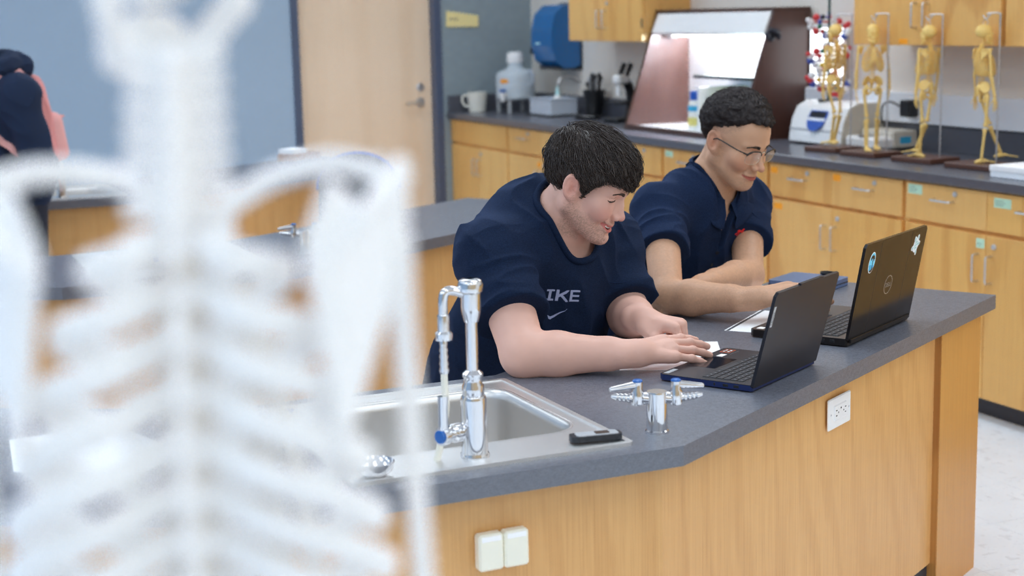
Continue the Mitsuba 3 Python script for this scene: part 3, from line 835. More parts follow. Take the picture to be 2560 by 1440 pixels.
put(st, 'lettering', move(cat(*[extrude(rect(a, b, a + 0.009, b + 0.004), 0.0002, 0.0005) for a in (L - 0.045, L - 0.032) for b in (D - 0.0315, D - 0.0205)]), MAd), 'paper', False)
sticker_on(kA, 'palm_sticker', MAd, rect(L - 0.092, D - 0.04, L - 0.066, D - 0.025), 0, 0.0003, 'paper', 'small white sticker')
put(kA, 'palm_print', move(cat(*[extrude(rect(L - 0.062 + 0.006 * a, D - 0.046, L - 0.0575 + 0.006 * a, D - 0.0445), 0.0002, 0) for a in range(7)]), MAd), 'key_grey', False)
sticker_on(kA, 'palm_sticker', MAd, rect(0.012, D - 0.018, 0.056, D - 0.006), 0, 0.0003, 'grey_plastic', 'long pale grey sticker')

kB, MB, FB, dimB = make_laptop('laptop', 'large glossy dark laptop with palm and turtle stickers on its lid', (-2.903, 2.150), 0.378, 0.25, 0.232, math.radians(10.7), ('lap_deck', 'lap_black', 'lap_black', 'key_black', 'key_grey'), 0.020)
L, D, LH, zt = dimB
put(kB, 'lid_seam', move(cat(*[cbox((x, 0.004, -0.001), (x + 0.0007, LH - 0.004, 0.0004), 0.0001) for x in (L * 0.255, L * 0.745)]), FB), 'key_black', False)
put(kB, 'rear_lip', move(cbox((0.01, -0.006, -0.001), (L - 0.01, 0.004, 0.004), 0.001), FB), 'lap_black', 30)
# round maker's mark
cx, cy = L * 0.49, LH * 0.47
ringp = Point(0, 0).buffer(0.0235, quad_segs=16).difference(Point(0, 0).buffer(0.0216, quad_segs=16))
mk = put(kB, 'maker_mark', move(extrude(ringp, 0.0004), FB @ rotz(0, (cx, cy, 0))), 'logo_lap', 20)
tm = meshkit.text_mesh('DELL', 0.0105, 0.0004)
w = tm.bounds[1][0] - tm.bounds[0][0]
tm.apply_scale([0.0335 / w, 1, 1]); tm.apply_translation([-0.0168, -0.005, 0])
put(mk, 'lettering', move(tm, FB @ rotz(0, (cx, cy, 0))), 'logo_lap', False)
# palm-tree sticker
PS = FB @ rotz(math.radians(-8), (0.052, LH * 0.79, 0))
body = affinity.scale(Point(0, 0).buffer(0.0205, quad_segs=14), 0.86, 1.25)
sk = put(kB, 'palm_tree_sticker', move(extrude(body, 0.0004), PS), 'sticker_white', 20, label='oval sticker with a palm tree on blue')
inn = body.buffer(-0.0022)
put(sk, 'picture', move(extrude(inn, 0.0002, 0.0004), PS), 'sticker_cyan', 20)
put(sk, 'picture', move(extrude(inn.intersection(rect(-0.03, -0.03, 0.03, -0.006)), 0.0002, 0.0006), PS), 'sticker_sea', 20)
put(sk, 'picture', move(extrude(inn.intersection(Polygon([(-0.03, -0.03), (-0.012, -0.0215), (0.004, -0.0165), (0.012, -0.0105), (0.02, -0.009), (0.03, -0.03)])), 0.0002, 0.0008), PS), 'sticker_sand', 20)
trunk = LineString([(0.004, -0.016), (0.0035, -0.004), (0.001, 0.006), (-0.001, 0.0125)]).buffer(0.0009)
fr = [LineString([(-0.001, 0.0125), (-0.001 + 0.006 * math.cos(a), 0.0125 + 0.0045 * math.sin(a) + 0.001), (-0.001 + 0.0105 * math.cos(a), 0.0125 + 0.006 * math.sin(a) - 0.0035)]).buffer(0.0011) for a in (0.1, 0.8, 1.6, 2.4, 3.0, 3.7, -0.6)]
put(sk, 'picture', move(extrude(unary_union([trunk] + fr).intersection(inn), 0.0002, 0.001), PS), 'lap_black', 20)
# turtle sticker
TS = FB @ rotz(math.radians(-26), (L - 0.058, LH * 0.815, 0))
shell = affinity.scale(Point(0, 0).buffer(0.0150, quad_segs=12), 0.88, 1.15)
head = affinity.scale(Point(0, 0.0205).buffer(0.0045), 0.9, 1.15)
fl = [affinity.rotate(affinity.scale(Point(s * 0.0135, y).buffer(0.0042), 0.85, 1.5), s * a, origin=(s * 0.0145, y)) for s in (-1, 1) for y, a in ((0.009, -38), (-0.013, 35))]
tur = unary_union([shell, head] + fl)
sk = put(kB, 'turtle_sticker', move(extrude(tur.buffer(0.0022), 0.0004), TS), 'sticker_white', 20, label='white and mint turtle-shaped sticker')
scutes = [affinity.scale(Point(x, y).buffer(0.0042, quad_segs=2), 0.85, 0.9) for x, y in ((0, 0.0085), (0, 0), (0, -0.0085), (-0.0065, 0.0045), (0.0065, 0.0045), (-0.0065, -0.0045), (0.0065, -0.0045))]
put(sk, 'picture', move(extrude(unary_union([s.buffer(-0.0004) for s in scutes] + [s.buffer(-0.0008) for s in fl] + [head.buffer(-0.0008)]), 0.0002, 0.0004), TS), 'sticker_mint', 20)
MBd = MB @ rotz(0, (0, 0, zt))
sticker_on(kB, 'palm_sticker', MBd, rect(0.012, D - 0.03, 0.034, D - 0.012), 0, 0.0003, 'paper', 'small white sticker')
sticker_on(kB, 'palm_sticker', MBd, rect(0.018, D - 0.046, 0.040, D - 0.034), 0, 0.0003, 'sticker_green', 'small green sticker')

# ------------------------------------------------------------------ things on the front bench
def sheet(name, label, cat_, pts, z, m, thick=0.0006):
    k = thing(name, label, cat_)
    put(k, 'sheet', extrude(Polygon(pts), thick, z), m, False)
    return k
k = sheet('paper_sheet', 'white paper sheet lying under the front man\'s hands and laptop', 'paper', [(-3.235, 1.712), (-2.96, 1.585), (-2.845, 1.79), (-3.11, 1.93)], ZB + 0.0002, 'paper')
o = np.array([-3.213, 2.013, 0]); a = norm([-0.62, 0.78, 0]); b = np.array([-a[1], a[0], 0]) * -1
LS = lambda s, t: tuple((o + a * s + b * t)[:2])
k = sheet('laminated_card', 'laminated white card with grey oval pictures beside the rear man\'s wrist', 'card', [LS(0, 0), LS(0.28, 0), LS(0.28, 0.21), LS(0, 0.21)], ZB + 0.0002, 'paper', 0.0008)
put(k, 'margin', extrude(Polygon([LS(0.0, 0.005), LS(0.28, 0.005), LS(0.28, 0.012), LS(0.0, 0.012)]), 0.0003, ZB + 0.001), 'ink', False)
for s, t in ((0.025, 0.075), (0.065, 0.085), (0.11, 0.1), (0.16, 0.11), (0.03, 0.14), (0.08, 0.15)):
    c = LS(s, t)
    put(k, 'picture', extrude(affinity.rotate(affinity.scale(Point(*c).buffer(0.014), 1.0, 0.35), 128, origin=c), 0.0003, ZB + 0.001), 'ink', False)
k = thing('flat_case', 'closed dark blue grey slim case on the bench beyond the rear man\'s hand', 'case')
Mc = rotz(math.radians(118), (-3.66, 2.545, ZB + 0.0015))
put(k, 'shell', move(cat(extrude(rect(-0.1, -0.125, 0.06, 0.05, 0.012), 0.022)), Mc), 'card_blue', 20)
put(k, 'seam', move(extrude(rect(-0.1006, -0.1256, 0.0606, 0.0506, 0.012), 0.003, 0.008), Mc), 'black_plastic', 20)
sheet('paper_sheet', 'small white paper edge under the dark blue case by the rear man\'s elbow', 'paper', [(-3.60, 2.28), (-3.50, 2.33), (-3.58, 2.50), (-3.70, 2.44)], ZB + 0.0002, 'paper')
k = thing('cable_coil', 'short black coiled cable on top of the dark blue case', 'cable')
c0 = np.array([-3.615, 2.615, ZB + 0.0275])
put(k, 'cord', tube(spline([c0 + [0.03 * math.cos(t), 0.02 * math.sin(t), 0.0015 * t / 3] for t in np.linspace(0, 14, 26)], 120), 0.0028, 8), 'black_plastic', True)
# papers on the left arm of the front bench, behind the ribs
sheet('paper_sheet', 'white paper sheet on the left arm of the front bench, behind the skeleton', 'paper', [(-2.66, 0.47), (-2.78, 0.58), (-3.05, 0.50), (-3.03, 0.30), (-2.80, 0.28)], ZB + 0.0003, 'paper')
# plastic bag left of the sink
k = thing('plastic_bag', 'crumpled clear plastic bag on the bench left of the front sink', 'plastic bag')
gx, gy = np.meshgrid(np.linspace(0, 1, 36), np.linspace(0, 1, 30), indexing='ij')
bx_ = -2.70 - 0.27 * gx; by_ = 0.52 + 0.24 * gy
bz_ = ZB + 0.004 + 0.07 * np.sin(np.pi * gx) ** 0.7 * np.sin(np.pi * gy) ** 0.7 * (0.35 + 0.9 * meshkit.fbm(np.stack([gx * 4, gy * 4, gx * 0], -1), 4, 3))
v = np.stack([bx_, by_, bz_], -1).reshape(-1, 3)
i, j = np.meshgrid(np.arange(35), np.arange(29), indexing='ij')
qd = np.stack([i * 30 + j, (i + 1) * 30 + j, (i + 1) * 30 + j + 1, i * 30 + j + 1], -1).reshape(-1, 4)
put(k, 'film', TM(v, np.vstack([qd[:, [0, 1, 2]], qd[:, [0, 2, 3]]])), 'clear_film', True)

# ------------------------------------------------------------------ stools and the chair behind
def stool(x, y, label):
    k = thing('lab_stool', label, 'stool', 'stools at the front bench')
    put(k, 'seat', lathe([(0, 0.375), (0.15, 0.375), (0.17, 0.385), (0.17, 0.40), (0.155, 0.41), (0, 0.412)], 28, (x, y, 0)), 'chair_navy')
    for q in range(4):
        a = math.pi / 4 + q * math.pi / 2
        put(k, 'leg', tube([(x + 0.2 * math.cos(a), y + 0.2 * math.sin(a), 0.0), (x + 0.11 * math.cos(a), y + 0.11 * math.sin(a), 0.38)], 0.012, 10), 'chrome')
    put(k, 'foot_ring', tube([(x + 0.165 * math.cos(t), y + 0.165 * math.sin(t), 0.17) for t in np.linspace(0, 2 * math.pi, 33)], 0.008, 8), 'chrome')
stool(-3.56, 1.36, 'round stool under the front man at the front bench')
stool(-4.08, 2.06, 'round stool under the curly haired man at the front bench')
k = thing('desk_chair', 'dark navy chair with a rounded back in front of the maple door', 'chair')
Mch = rotz(math.radians(66), (-7.24, 2.44, 0.035))
bk = affinity.scale(Point(0, 0).buffer(1.0, quad_segs=12), 0.19, 0.16)
sh = unary_union([bk, rect(-0.19, -0.3, 0.19, 0.0, 0.04)])
put(k, 'backrest', move(move(extrude(sh, 0.04), np.array([[1, 0, 0, 0], [0, 0, -1, 0.02], [0, 1, 0, 0.70], [0, 0, 0, 1.0]])), Mch), 'chair_navy', 30)
put(k, 'back_edge', move(tube([(0.192 * math.cos(t), 0.0, 0.70 + 0.162 * math.sin(t)) for t in np.linspace(-0.05, math.pi + 0.05, 30)], 0.012, 8), Mch), 'chair_blue', True)
put(k, 'seat', move(extrude(rect(-0.23, -0.04, 0.23, 0.4, 0.05), 0.05, 0.42), Mch), 'chair_navy', 30)
put(k, 'post', move(cbox((-0.03, -0.02, 0.2), (0.03, 0.02, 0.6), 0.005), Mch), 'black_plastic')
put(k, 'column', move(lathe([(0, 0.08), (0.03, 0.08), (0.03, 0.42), (0, 0.42)], 16, (0, 0.18, 0)), Mch), 'black_plastic')
for q in range(5):
    a = q * 2 * math.pi / 5
    put(k, 'leg', move(hull(((0, 0.18, 0.09), 0.022), ((0.27 * math.cos(a), 0.18 + 0.27 * math.sin(a), 0.03), 0.03)), Mch), 'black_plastic')
k = thing('book_stack', 'white book on a small brown wooden box on the far bench', 'box')
Mb = rotz(math.radians(30), (-8.40, 2.50, ZB))
put(k, 'wooden_box', move(cbox((-0.06, -0.12, 0), (0.06, 0.10, 0.04), 0.003), Mb), 'oak_brown', 30)
put(k, 'white_book', move(cbox((-0.055, -0.115, 0.04), (0.055, 0.0, 0.07), 0.003), Mb), 'paper', 30)
# ------------------------------------------------------------------ on and above the wall counter
ZW = 0.914
k = thing('jug', 'white plastic measuring jug on the counter by the grey wall', 'jug')
jx, jy = -9.62, 4.10
put(k, 'body', lathe([(0, 0), (0.052, 0), (0.055, 0.004), (0.068, 0.125), (0.07, 0.13), (0.066, 0.13), (0.053, 0.008), (0, 0.008)], 32, (jx, jy, ZW)), 'mug_white', 40)
hd = norm([-0.45, -0.9, 0])
put(k, 'handle', tube(spline([np.array([jx, jy, ZW]) + hd * r + [0, 0, h] for r, h in ((0.062, 0.112), (0.09, 0.108), (0.1, 0.08), (0.085, 0.045), (0.056, 0.035))], 24), 0.008, 10), 'mug_white', True)
k = thing('carboy', 'translucent grey carboy with a white screw cap and a blue tap on the counter', 'carboy')
cx, cy = -9.37, 4.27
put(k, 'body', move(cat(lathe([(0, 0.09), (0.118, 0.09), (0.128, 0.1), (0.128, 0.24), (0.118, 0.262), (0.06, 0.285), (0.046, 0.30), (0.046, 0.33), (0, 0.33)], 36)), rotz(0, (cx, cy, ZW))), 'jug_plastic', 40)
put(k, 'stand', cat(*[cbox((cx + a - 0.01, cy + b - 0.01, ZW), (cx + a + 0.01, cy + b + 0.01, ZW + 0.095), 0.002) for a in (-0.085, 0.085) for b in (-0.085, 0.085)], cbox((cx - 0.1, cy - 0.1, ZW + 0.085), (cx + 0.1, cy + 0.1, ZW + 0.095), 0.003)), 'grey_plastic', 30)
put(k, 'cap', lathe([(0, 0.325), (0.052, 0.325), (0.054, 0.33), (0.054, 0.375), (0.046, 0.39), (0.03, 0.395), (0, 0.395)], 32, (cx, cy, ZW)), 'white_plastic', 40)
fd = norm([0.55, -0.83, 0])
put(k, 'spigot', cat(lathe([(0, 0), (0.016, 0), (0.016, 0.05), (0, 0.05)], 18, np.array([cx, cy, ZW + 0.12]) + fd * 0.12, fd), lathe([(0, -0.04), (0.013, -0.04), (0.015, 0.02), (0, 0.02)], 16, np.array([cx, cy, ZW + 0.12]) + fd * 0.16)), 'white_plastic', 30)
put(k, 'spigot_handle', cbox(np.array([cx, cy, ZW + 0.14]) + fd * 0.16 - [0.03, 0.012, 0], np.array([cx, cy, ZW + 0.158]) + fd * 0.16 + [0.03, 0.012, 0], 0.004), 'blue_cap', 30)
lb = frame(np.array([cx, cy, ZW + 0.2]) + fd * 0.1285, np.cross([0, 0, 1.0], fd), (0, 0, 1), fd)
put(k, 'label', move(cbox((-0.035, -0.004, -0.004), (0.02, 0.022, 0.0006), 0.0005), lb), 'sticker_orange', False, label='orange label')
hb = norm([0.83, 0.35, 0])
put(k, 'handle', tube(spline([np.array([cx, cy, ZW]) + hb * r + [0, 0, h] for r, h in ((0.1, 0.262), (0.135, 0.275), (0.15, 0.25), (0.15, 0.2), (0.126, 0.18))], 20), 0.008, 10), 'clear_box', True)
k = thing('plastic_bin', 'clear plastic bin holding a wash bottle, in a black tray on the counter', 'bin')
mx, my = -8.93, 4.33
def open_box(w, d, h, t, flare=0.0):
    o = rect(-w / 2, -d / 2, w / 2, d / 2, 0.015); i = o.buffer(-t)
    return cat(extrude(o, t), extrude(o.difference(i), h - t, t), extrude(o.buffer(0.006).difference(o.buffer(-0.001)), 0.006, h - 0.006))
put(k, 'bin', move(open_box(0.30, 0.20, 0.10, 0.003), rotz(0, (mx, my, ZW + 0.012))), 'clear_box', 20)
k2 = thing('black_tray', 'shallow black tray under the clear plastic bin', 'tray')
put(k2, 'tray', move(cbox((-0.17, -0.12, 0), (0.17, 0.12, 0.011), 0.004), rotz(0, (mx, my, ZW))), 'black_plastic', 30)
k = thing('wash_bottle', 'pale blue tipped wash bottle standing in the clear bin', 'bottle')
put(k, 'body', lathe([(0, 0), (0.03, 0), (0.032, 0.004), (0.032, 0.09), (0.02, 0.11), (0.012, 0.115), (0, 0.115)], 20, (mx + 0.06, my, ZW + 0.0155)), 'white_plastic', 40)
put(k, 'tip', lathe([(0, 0.113), (0.014, 0.113), (0.012, 0.13), (0.005, 0.17), (0, 0.17)], 16, (mx + 0.06, my, ZW + 0.0155)), 'lit_cyan', 40)
k = thing('oval_dish', 'dark oval dish with a pale inside on the counter before the hood', 'dish')
put(k, 'dish', move(lathe([(0, 0), (0.07, 0), (0.095, 0.016), (0.092, 0.018), (0.07, 0.006), (0, 0.006)], 32), np.diag([1.25, 0.8, 1, 1]) @ np.eye(4)), 'black_plastic', 40)
scene[k + '__dish'] = mikit.ply(move(lathe([(0, 0), (0.07, 0), (0.095, 0.016), (0.092, 0.018), (0.07, 0.006), (0, 0.006)], 32), rotz(0, (-8.52, 4.36, ZW)) @ np.diag([1.25, 0.8, 1, 1])), 'black_plastic', smooth=40)
put(k, 'lining', move(lathe([(0, 0.0065), (0.066, 0.0065), (0.07, 0.009), (0, 0.009)], 28), rotz(0, (-8.52, 4.36, ZW)) @ np.diag([1.25, 0.8, 1, 1])), 'paper', 40)
# microscope and dark pot left of the hood
k = thing('microscope', 'black and white microscope beside the lit hood', 'microscope')
M = rotz(math.radians(20), (-8.10, 4.37, ZW))
put(k, 'foot', move(cbox((-0.06, -0.1, 0), (0.06, 0.09, 0.025), 0.008), M), 'black_plastic')
put(k, 'arm', move(tube(spline([(0, 0.07, 0.02), (0, 0.085, 0.12), (0, 0.07, 0.2), (0, 0.02, 0.25)], 20), [0.028] * 20, 12), M), 'black_plastic', True)
put(k, 'stage', move(cbox((-0.06, -0.07, 0.105), (0.06, 0.05, 0.12), 0.003), M), 'black_plastic')
put(k, 'head', move(cat(cbox((-0.03, -0.05, 0.22), (0.03, 0.05, 0.275), 0.012), lathe([(0, 0), (0.018, 0), (0.016, 0.06), (0, 0.06)], 18, (0, -0.02, 0.155))), M), 'white_plastic')
put(k, 'eyepiece', move(cat(*[lathe([(0, 0), (0.013, 0), (0.015, 0.07), (0.017, 0.075), (0, 0.078)], 16, (a, 0.02, 0.27), norm([0, 0.5, 0.8])) for a in (-0.026, 0.026)]), M), 'black_plastic')
k = thing('dark_pot', 'black tapered pot stuffed with dark tools on the counter left of the microscope', 'pot')
M = rotz(0, (-8.62, 4.46, ZW))
put(k, 'pot', move(lathe([(0, 0), (0.045, 0), (0.07, 0.16), (0.072, 0.165), (0.066, 0.165), (0.044, 0.01), (0, 0.01)], 24), M), 'black_plastic', 40)
rs_ = np.random.default_rng(3)
for q in range(9):
    a = rs_.uniform(0, 6.28); r = rs_.uniform(0.01, 0.03)
    b0 = np.array([r * math.cos(a), r * math.sin(a), 0.02]); b1 = np.array([2.6 * r * math.cos(a), 2.6 * r * math.sin(a), rs_.uniform(0.2, 0.27)])
    put(k, 'tool', move(cat(tube([b0, b1], 0.006, 8), ball(b1, [0.014, 0.012, 0.018], 1)), M), ['black_plastic', 'grey_plastic', 'dark_plastic'][q % 3])
# dispensers
k = thing('towel_dispenser', 'translucent blue paper towel dispenser on the back wall', 'dispenser')
pr = Polygon([(0, 0.02), (0.06, 0.0), (0.13, 0.0), (0.19, 0.05), (0.215, 0.14), (0.215, 0.24), (0.19, 0.34), (0.13, 0.395), (0.06, 0.40), (0, 0.40)])
pr = pr.buffer(0.02, quad_segs=5).buffer(-0.02)
m = extrude(pr, 0.30)
M = np.array([[0, 0, 1, -9.27], [-1, 0, 0, YW - 0.001], [0, 1, 0, 1.205], [0, 0, 0, 1.0]])
put(k, 'cover', move(m, M), 'blue_towel', 40)
put(k, 'back_plate', cbox((-9.28, YW - 0.012, 1.19), (-8.96, YW, 1.615), 0.003), 'dark_plastic')
put(k, 'mouth', move(cbox((0.06, -0.008, 0.02), (0.17, 0.012, 0.28), 0.003), M), 'dark_plastic')
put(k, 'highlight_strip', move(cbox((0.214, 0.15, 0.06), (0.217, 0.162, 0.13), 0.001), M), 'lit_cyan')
k = thing('soap_dispenser', 'black soap dispenser on the back wall left of the blue one', 'dispenser')
put(k, 'body', cbox((-9.52, YW - 0.10, 1.29), (-9.40, YW - 0.001, 1.47), 0.02), 'black_plastic', 30)
put(k, 'push_bar', cbox((-9.515, YW - 0.115, 1.285), (-9.405, YW - 0.09, 1.33), 0.006), 'dark_plastic', 30)
k = thing('paper_cup_holder', 'small white spout fitting on the wall below the blue dispenser', 'spout')
put(k, 'spout', tube(spline([(-9.0, YW - 0.002, 1.12), (-9.0, YW - 0.08, 1.15), (-9.0, YW - 0.14, 1.14), (-9.0, YW - 0.16, 1.10)], 20), 0.011, 12), 'satin_metal', True)

# ------------------------------------------------------------------ lit wooden display hood
HX0, HX1 = -7.622, -6.46
k = thing('display_hood', 'dark wooden display hood with slanted sides and a lit white interior on the counter', 'hood')
def side(x0, x1):
    pts = [(4.125, ZW), (4.545, ZW), (4.545, 1.54), (4.335, 1.54)]
    return yz_plate(pts, x0, x1)
put(k, 'side_panel', side(HX1 - 0.02, HX1), 'walnut_dark', False)
put(k, 'side_panel', side(HX0, HX0 + 0.02), 'walnut_dark', False)
put(k, 'top_panel', cbox((HX0, 4.33, 1.54), (HX1, 4.545, 1.556), 0.002), 'walnut_dark', False)
put(k, 'floor_panel', cbox((HX0 + 0.02, 4.132, ZW), (HX1 - 0.02, 4.54, ZW + 0.018), 0.002), 'panel_white', False)
put(k, 'back_panel', cbox((HX0 + 0.02, 4.53, ZW + 0.018), (HX1 - 0.02, 4.545, 1.54), 0.001), 'panel_white', False)
put(k, 'front_rail', cbox((HX0 + 0.02, 4.125, ZW), (HX1 - 0.02, 4.132, ZW + 0.026), 0.001), 'walnut_dark', False)
fx = yz_plate([(4.33, 1.535), (4.47, 1.535), (4.47, 1.47), (4.31, 1.42), (4.29, 1.435)], HX0 + 0.03, HX1 - 0.03)
put(k, 'lamp_housing', fx, 'white_plastic', False)
tb = tube([(HX0 + 0.08, 4.40, 1.425), (HX1 - 0.08, 4.40, 1.425)], 0.013, 14)
put(k, 'lamp_tube', tb, 'lamp_black', True, emit=TUBE)
put(k, 'lamp_end', cat(*[cbox((x - 0.02, 4.38, 1.405), (x + 0.02, 4.42, 1.45), 0.006) for x in (HX0 + 0.07, HX1 - 0.07)]), 'white_plastic', 30)
k = thing('glass_shelf', 'thin dark edged glass shelf inside the lit hood', 'shelf')
put(k, 'pane', box3((-7.15, 4.30, 1.205), (HX1 - 0.021, 4.529, 1.211)), 'lit_cyan', False)
put(k, 'edge', cbox((-7.15, 4.288, 1.200), (HX1 - 0.021, 4.30, 1.214), 0.002), 'screen_dark', False)
k = thing('fish_tank', 'yellowish glass tank standing in the lit hood behind the curly haired man', 'tank')
a, b = (-6.93, 4.25, ZW + 0.0185), (-6.52, 4.50, 1.115)
put(k, 'water', box3(np.array(a) + 0.006, np.array(b) - [0.006, 0.006, 0.03]), 'liquid_yellow', False)
put(k, 'pane', box3(a, (b[0], a[1] + 0.004, b[2])), 'pane_glass', False)
put(k, 'base_trim', cbox((a[0], a[1] - 0.002, a[2]), (b[0], a[1] + 0.002, a[2] + 0.012), 0.001), 'black_plastic', False)
k = thing('white_partition', 'upright white panel inside the lit hood left of the tank', 'panel')
put(k, 'panel', cbox((-6.965, 4.20, ZW + 0.0185), (-6.95, 4.50, 1.16), 0.002), 'panel_white', False)
def bottle(x, y, s, label, capm):
    k = thing('bottle', label, 'bottle')
    z = ZW + 0.0185
    put(k, 'body', lathe([(0, 0), (0.034 * s, 0), (0.036 * s, 0.004), (0.036 * s, 0.115 * s), (0.03 * s, 0.135 * s), (0.022 * s, 0.145 * s), (0.022 * s, 0.15 * s), (0, 0.15 * s)], 26, (x, y, z)), 'bottle_white', 40)
    put(k, 'band', lathe([(0.0365 * s, 0.092 * s), (0.0372 * s, 0.093 * s), (0.0372 * s, 0.118 * s), (0.0365 * s, 0.119 * s)], 26, (x, y, z)), 'sticker_sea', 40)
    put(k, 'label', lathe([(0.0365 * s, 0.02 * s), (0.037 * s, 0.021 * s), (0.037 * s, 0.06 * s), (0.0365 * s, 0.061 * s)], 26, (x, y, z)), 'liquid_yellow', 40)
    put(k, 'cap', lathe([(0, 0.148 * s), (0.026 * s, 0.148 * s), (0.026 * s, 0.185 * s), (0.022 * s, 0.19 * s), (0, 0.19 * s)], 24, (x, y, z)), capm, 40)
bottle(-7.10, 4.27, 1.05, 'white bottle with a blue cap and a yellow label, front one in the lit hood', 'cap_blue')
bottle(-7.02, 4.36, 1.1, 'white bottle with a blue cap half hidden behind the front one in the lit hood', 'cap_blue')

# ------------------------------------------------------------------ centrifuge, balance, molecule model
k = thing('centrifuge', 'white bench centrifuge with a round blue badge on the counter', 'centrifuge')
X0, X1 = -6.28, -5.87
prof = Polygon([(4.30, ZW + 0.012), (4.545, ZW + 0.012), (4.545, 1.115), (4.40, 1.115), (4.345, 1.09), (4.315, 1.03), (4.30, 0.95)])
def xz_prism(poly, x0, x1):
    m = extrude(poly, x1 - x0)
    return move(m, np.array([[0, 0, 1, x0], [1, 0, 0, 0], [0, 1, 0, 0], [0, 0, 0, 1.0]]))
put(k, 'front_shell', xz_prism(prof, X0, X1 - 0.004), 'white_plastic', 30)
put(k, 'side_shell', xz_prism(prof.buffer(-0.004), X1 - 0.004, X1), 'beige_plastic', 30)
put(k, 'foot', cat(*[lathe([(0, 0), (0.014, 0), (0.014, 0.013), (0, 0.013)], 12, (x, y, ZW)) for x in (X0 + 0.04, X1 - 0.04) for y in (4.33, 4.51)]), 'black_plastic')
slope = norm([0, 4.345 - 4.315, 1.09 - 1.03])
bm = frame((X0 + 0.2, 4.3215, 1.045), (1, 0, 0), slope)
disc = Point(0, 0).buffer(0.072, quad_segs=16)
bk = put(k, 'badge', move(extrude(disc.intersection(rect(-0.1, -0.1, 0.1, 0.032)), 0.004, -0.001), bm), mat('badge_blue', S(40, 84, 176), 0.3), 20, label='round blue badge')
put(bk, 'display', move(extrude(disc.buffer(-0.006).intersection(rect(-0.06, -0.004, 0.06, 0.026)), 0.0015, 0.003), bm), 'screen_dark', 20)
put(bk, 'stripe', move(extrude(disc.buffer(-0.004).intersection(rect(-0.07, -0.02, 0.07, -0.006)), 0.0012, 0.003), bm), 'panel_white', 20)
put(k, 'lid_line', cbox((X0 - 0.001, 4.30, 0.985), (X1 - 0.003, 4.3065, 0.989), 0.0005), 'grey_plastic', False)
k = thing('balance', 'low pale laboratory balance with a small blue display on the counter', 'balance')
bx0, bx1, by0, by1 = -5.85, -5.62, 4.305, 4.53
put(k, 'case', cbox((bx0, by0, ZW + 0.008), (bx1, by1, ZW + 0.062), 0.012), 'white_plastic', 30)
put(k, 'back_case', cbox((bx0 + 0.004, by0 + 0.09, ZW + 0.01), (bx1 + 0.003, by1 + 0.004, ZW + 0.088), 0.008), 'beige_plastic', 30)
put(k, 'display', cbox((bx1 + 0.002, by0 + 0.13, ZW + 0.03), (bx1 + 0.0045, by0 + 0.19, ZW + 0.06), 0.0008), 'sticker_sea', False)
put(k, 'foot', cat(*[lathe([(0, 0), (0.01, 0), (0.01, 0.012), (0, 0.012)], 10, (x, y, ZW)) for x in (bx0 + 0.03, bx1 - 0.03) for y in (by0 + 0.03, by1 - 0.03)]), 'black_plastic')
put(k, 'pan', lathe([(0, 0), (0.05, 0), (0.052, 0.004), (0, 0.005)], 24, ((bx0 + bx1) / 2, by0 + 0.05, ZW + 0.062)), 'satin_metal')
k = thing('molecule_model', 'red white and blue ball molecule helix standing on the centrifuge', 'model')
mx, my, mz = -6.15, 4.43, 1.1155
put(k, 'rod', tube([(mx, my, mz), (mx, my, 1.78)], 0.006, 10), mat('rod_green', S(24, 70, 66), 0.4))
put(k, 'base', lathe([(0, 0), (0.05, 0), (0.05, 0.006), (0, 0.008)], 24, (mx, my, mz)), 'black_plastic')
nst = 17
cols = ['atom_red', 'atom_white', 'atom_blue', 'atom_white', 'atom_red', 'atom_black', 'atom_yellow', 'atom_green']
for s in range(nst):
    z = mz + 0.03 + 0.0225 * s; a = 0.55 * s
    for h in (0, 1):
        aa = a + h * 2.4
        c = np.array([mx + 0.088 * math.cos(aa), my + 0.088 * math.sin(aa), z])
        put(k, 'atom', ball(c, 0.0165, 2), cols[(s * (1 + h) + h * 3) % 5], True)
        if s % 2 == h:
            put(k, 'atom', ball(c * 0.999 + [0.012 * math.cos(aa), 0.012 * math.sin(aa), 0.012], 0.012, 2), cols[(s + 1) % 5], True)
        c2 = np.array([mx + 0.045 * math.cos(aa), my + 0.045 * math.sin(aa), z])
        put(k, 'atom', ball(c2, 0.012, 2), cols[(s * 3 + h + 4) % 8], True)
        put(k, 'bond', tube([c, (mx, my, z)], 0.0045, 7), ['atom_red', 'atom_blue', 'atom_green', 'atom_white'][(s + h) % 4])
k = thing('dark_ornament', 'cluster of small black balls fixed to the right side of the hood', 'ornament')
for q in range(12):
    v = rs_.normal(size=3); v = v / np.linalg.norm(v)
    put(k, 'ball', ball(np.array([HX1 + 0.04, 4.30, 1.42]) + v * [0.025, 0.03, 0.03], 0.014, 2), 'atom_black', True)
put(k, 'peg', tube([(HX1, 4.36, 1.42), (HX1 + 0.04, 4.30, 1.42)], 0.005, 8), 'black_plastic')
k = thing('light_box', 'small glowing white panel behind the molecule helix', 'light panel')
put(k, 'frame', cbox((-6.455, 4.535, 1.168), (-6.17, 4.552, 1.47), 0.003), 'white_plastic')
put(k, 'panel', TM([(-6.445, 4.534, 1.178), (-6.18, 4.534, 1.178), (-6.18, 4.534, 1.46), (-6.445, 4.534, 1.46)], [(0, 1, 2), (0, 2, 3)]), 'lamp_black', False, emit=(2.6, 2.85, 3.0))  # emitting panel added for a bright area of unknown source
k = thing('power_adapter', 'black plug adapter and cord on the white raceway behind the third yellow skeleton', 'adapter')
put(k, 'plug', cbox((-5.655, 4.455, 1.062), (-5.585, 4.509, 1.135), 0.006), 'black_plastic')
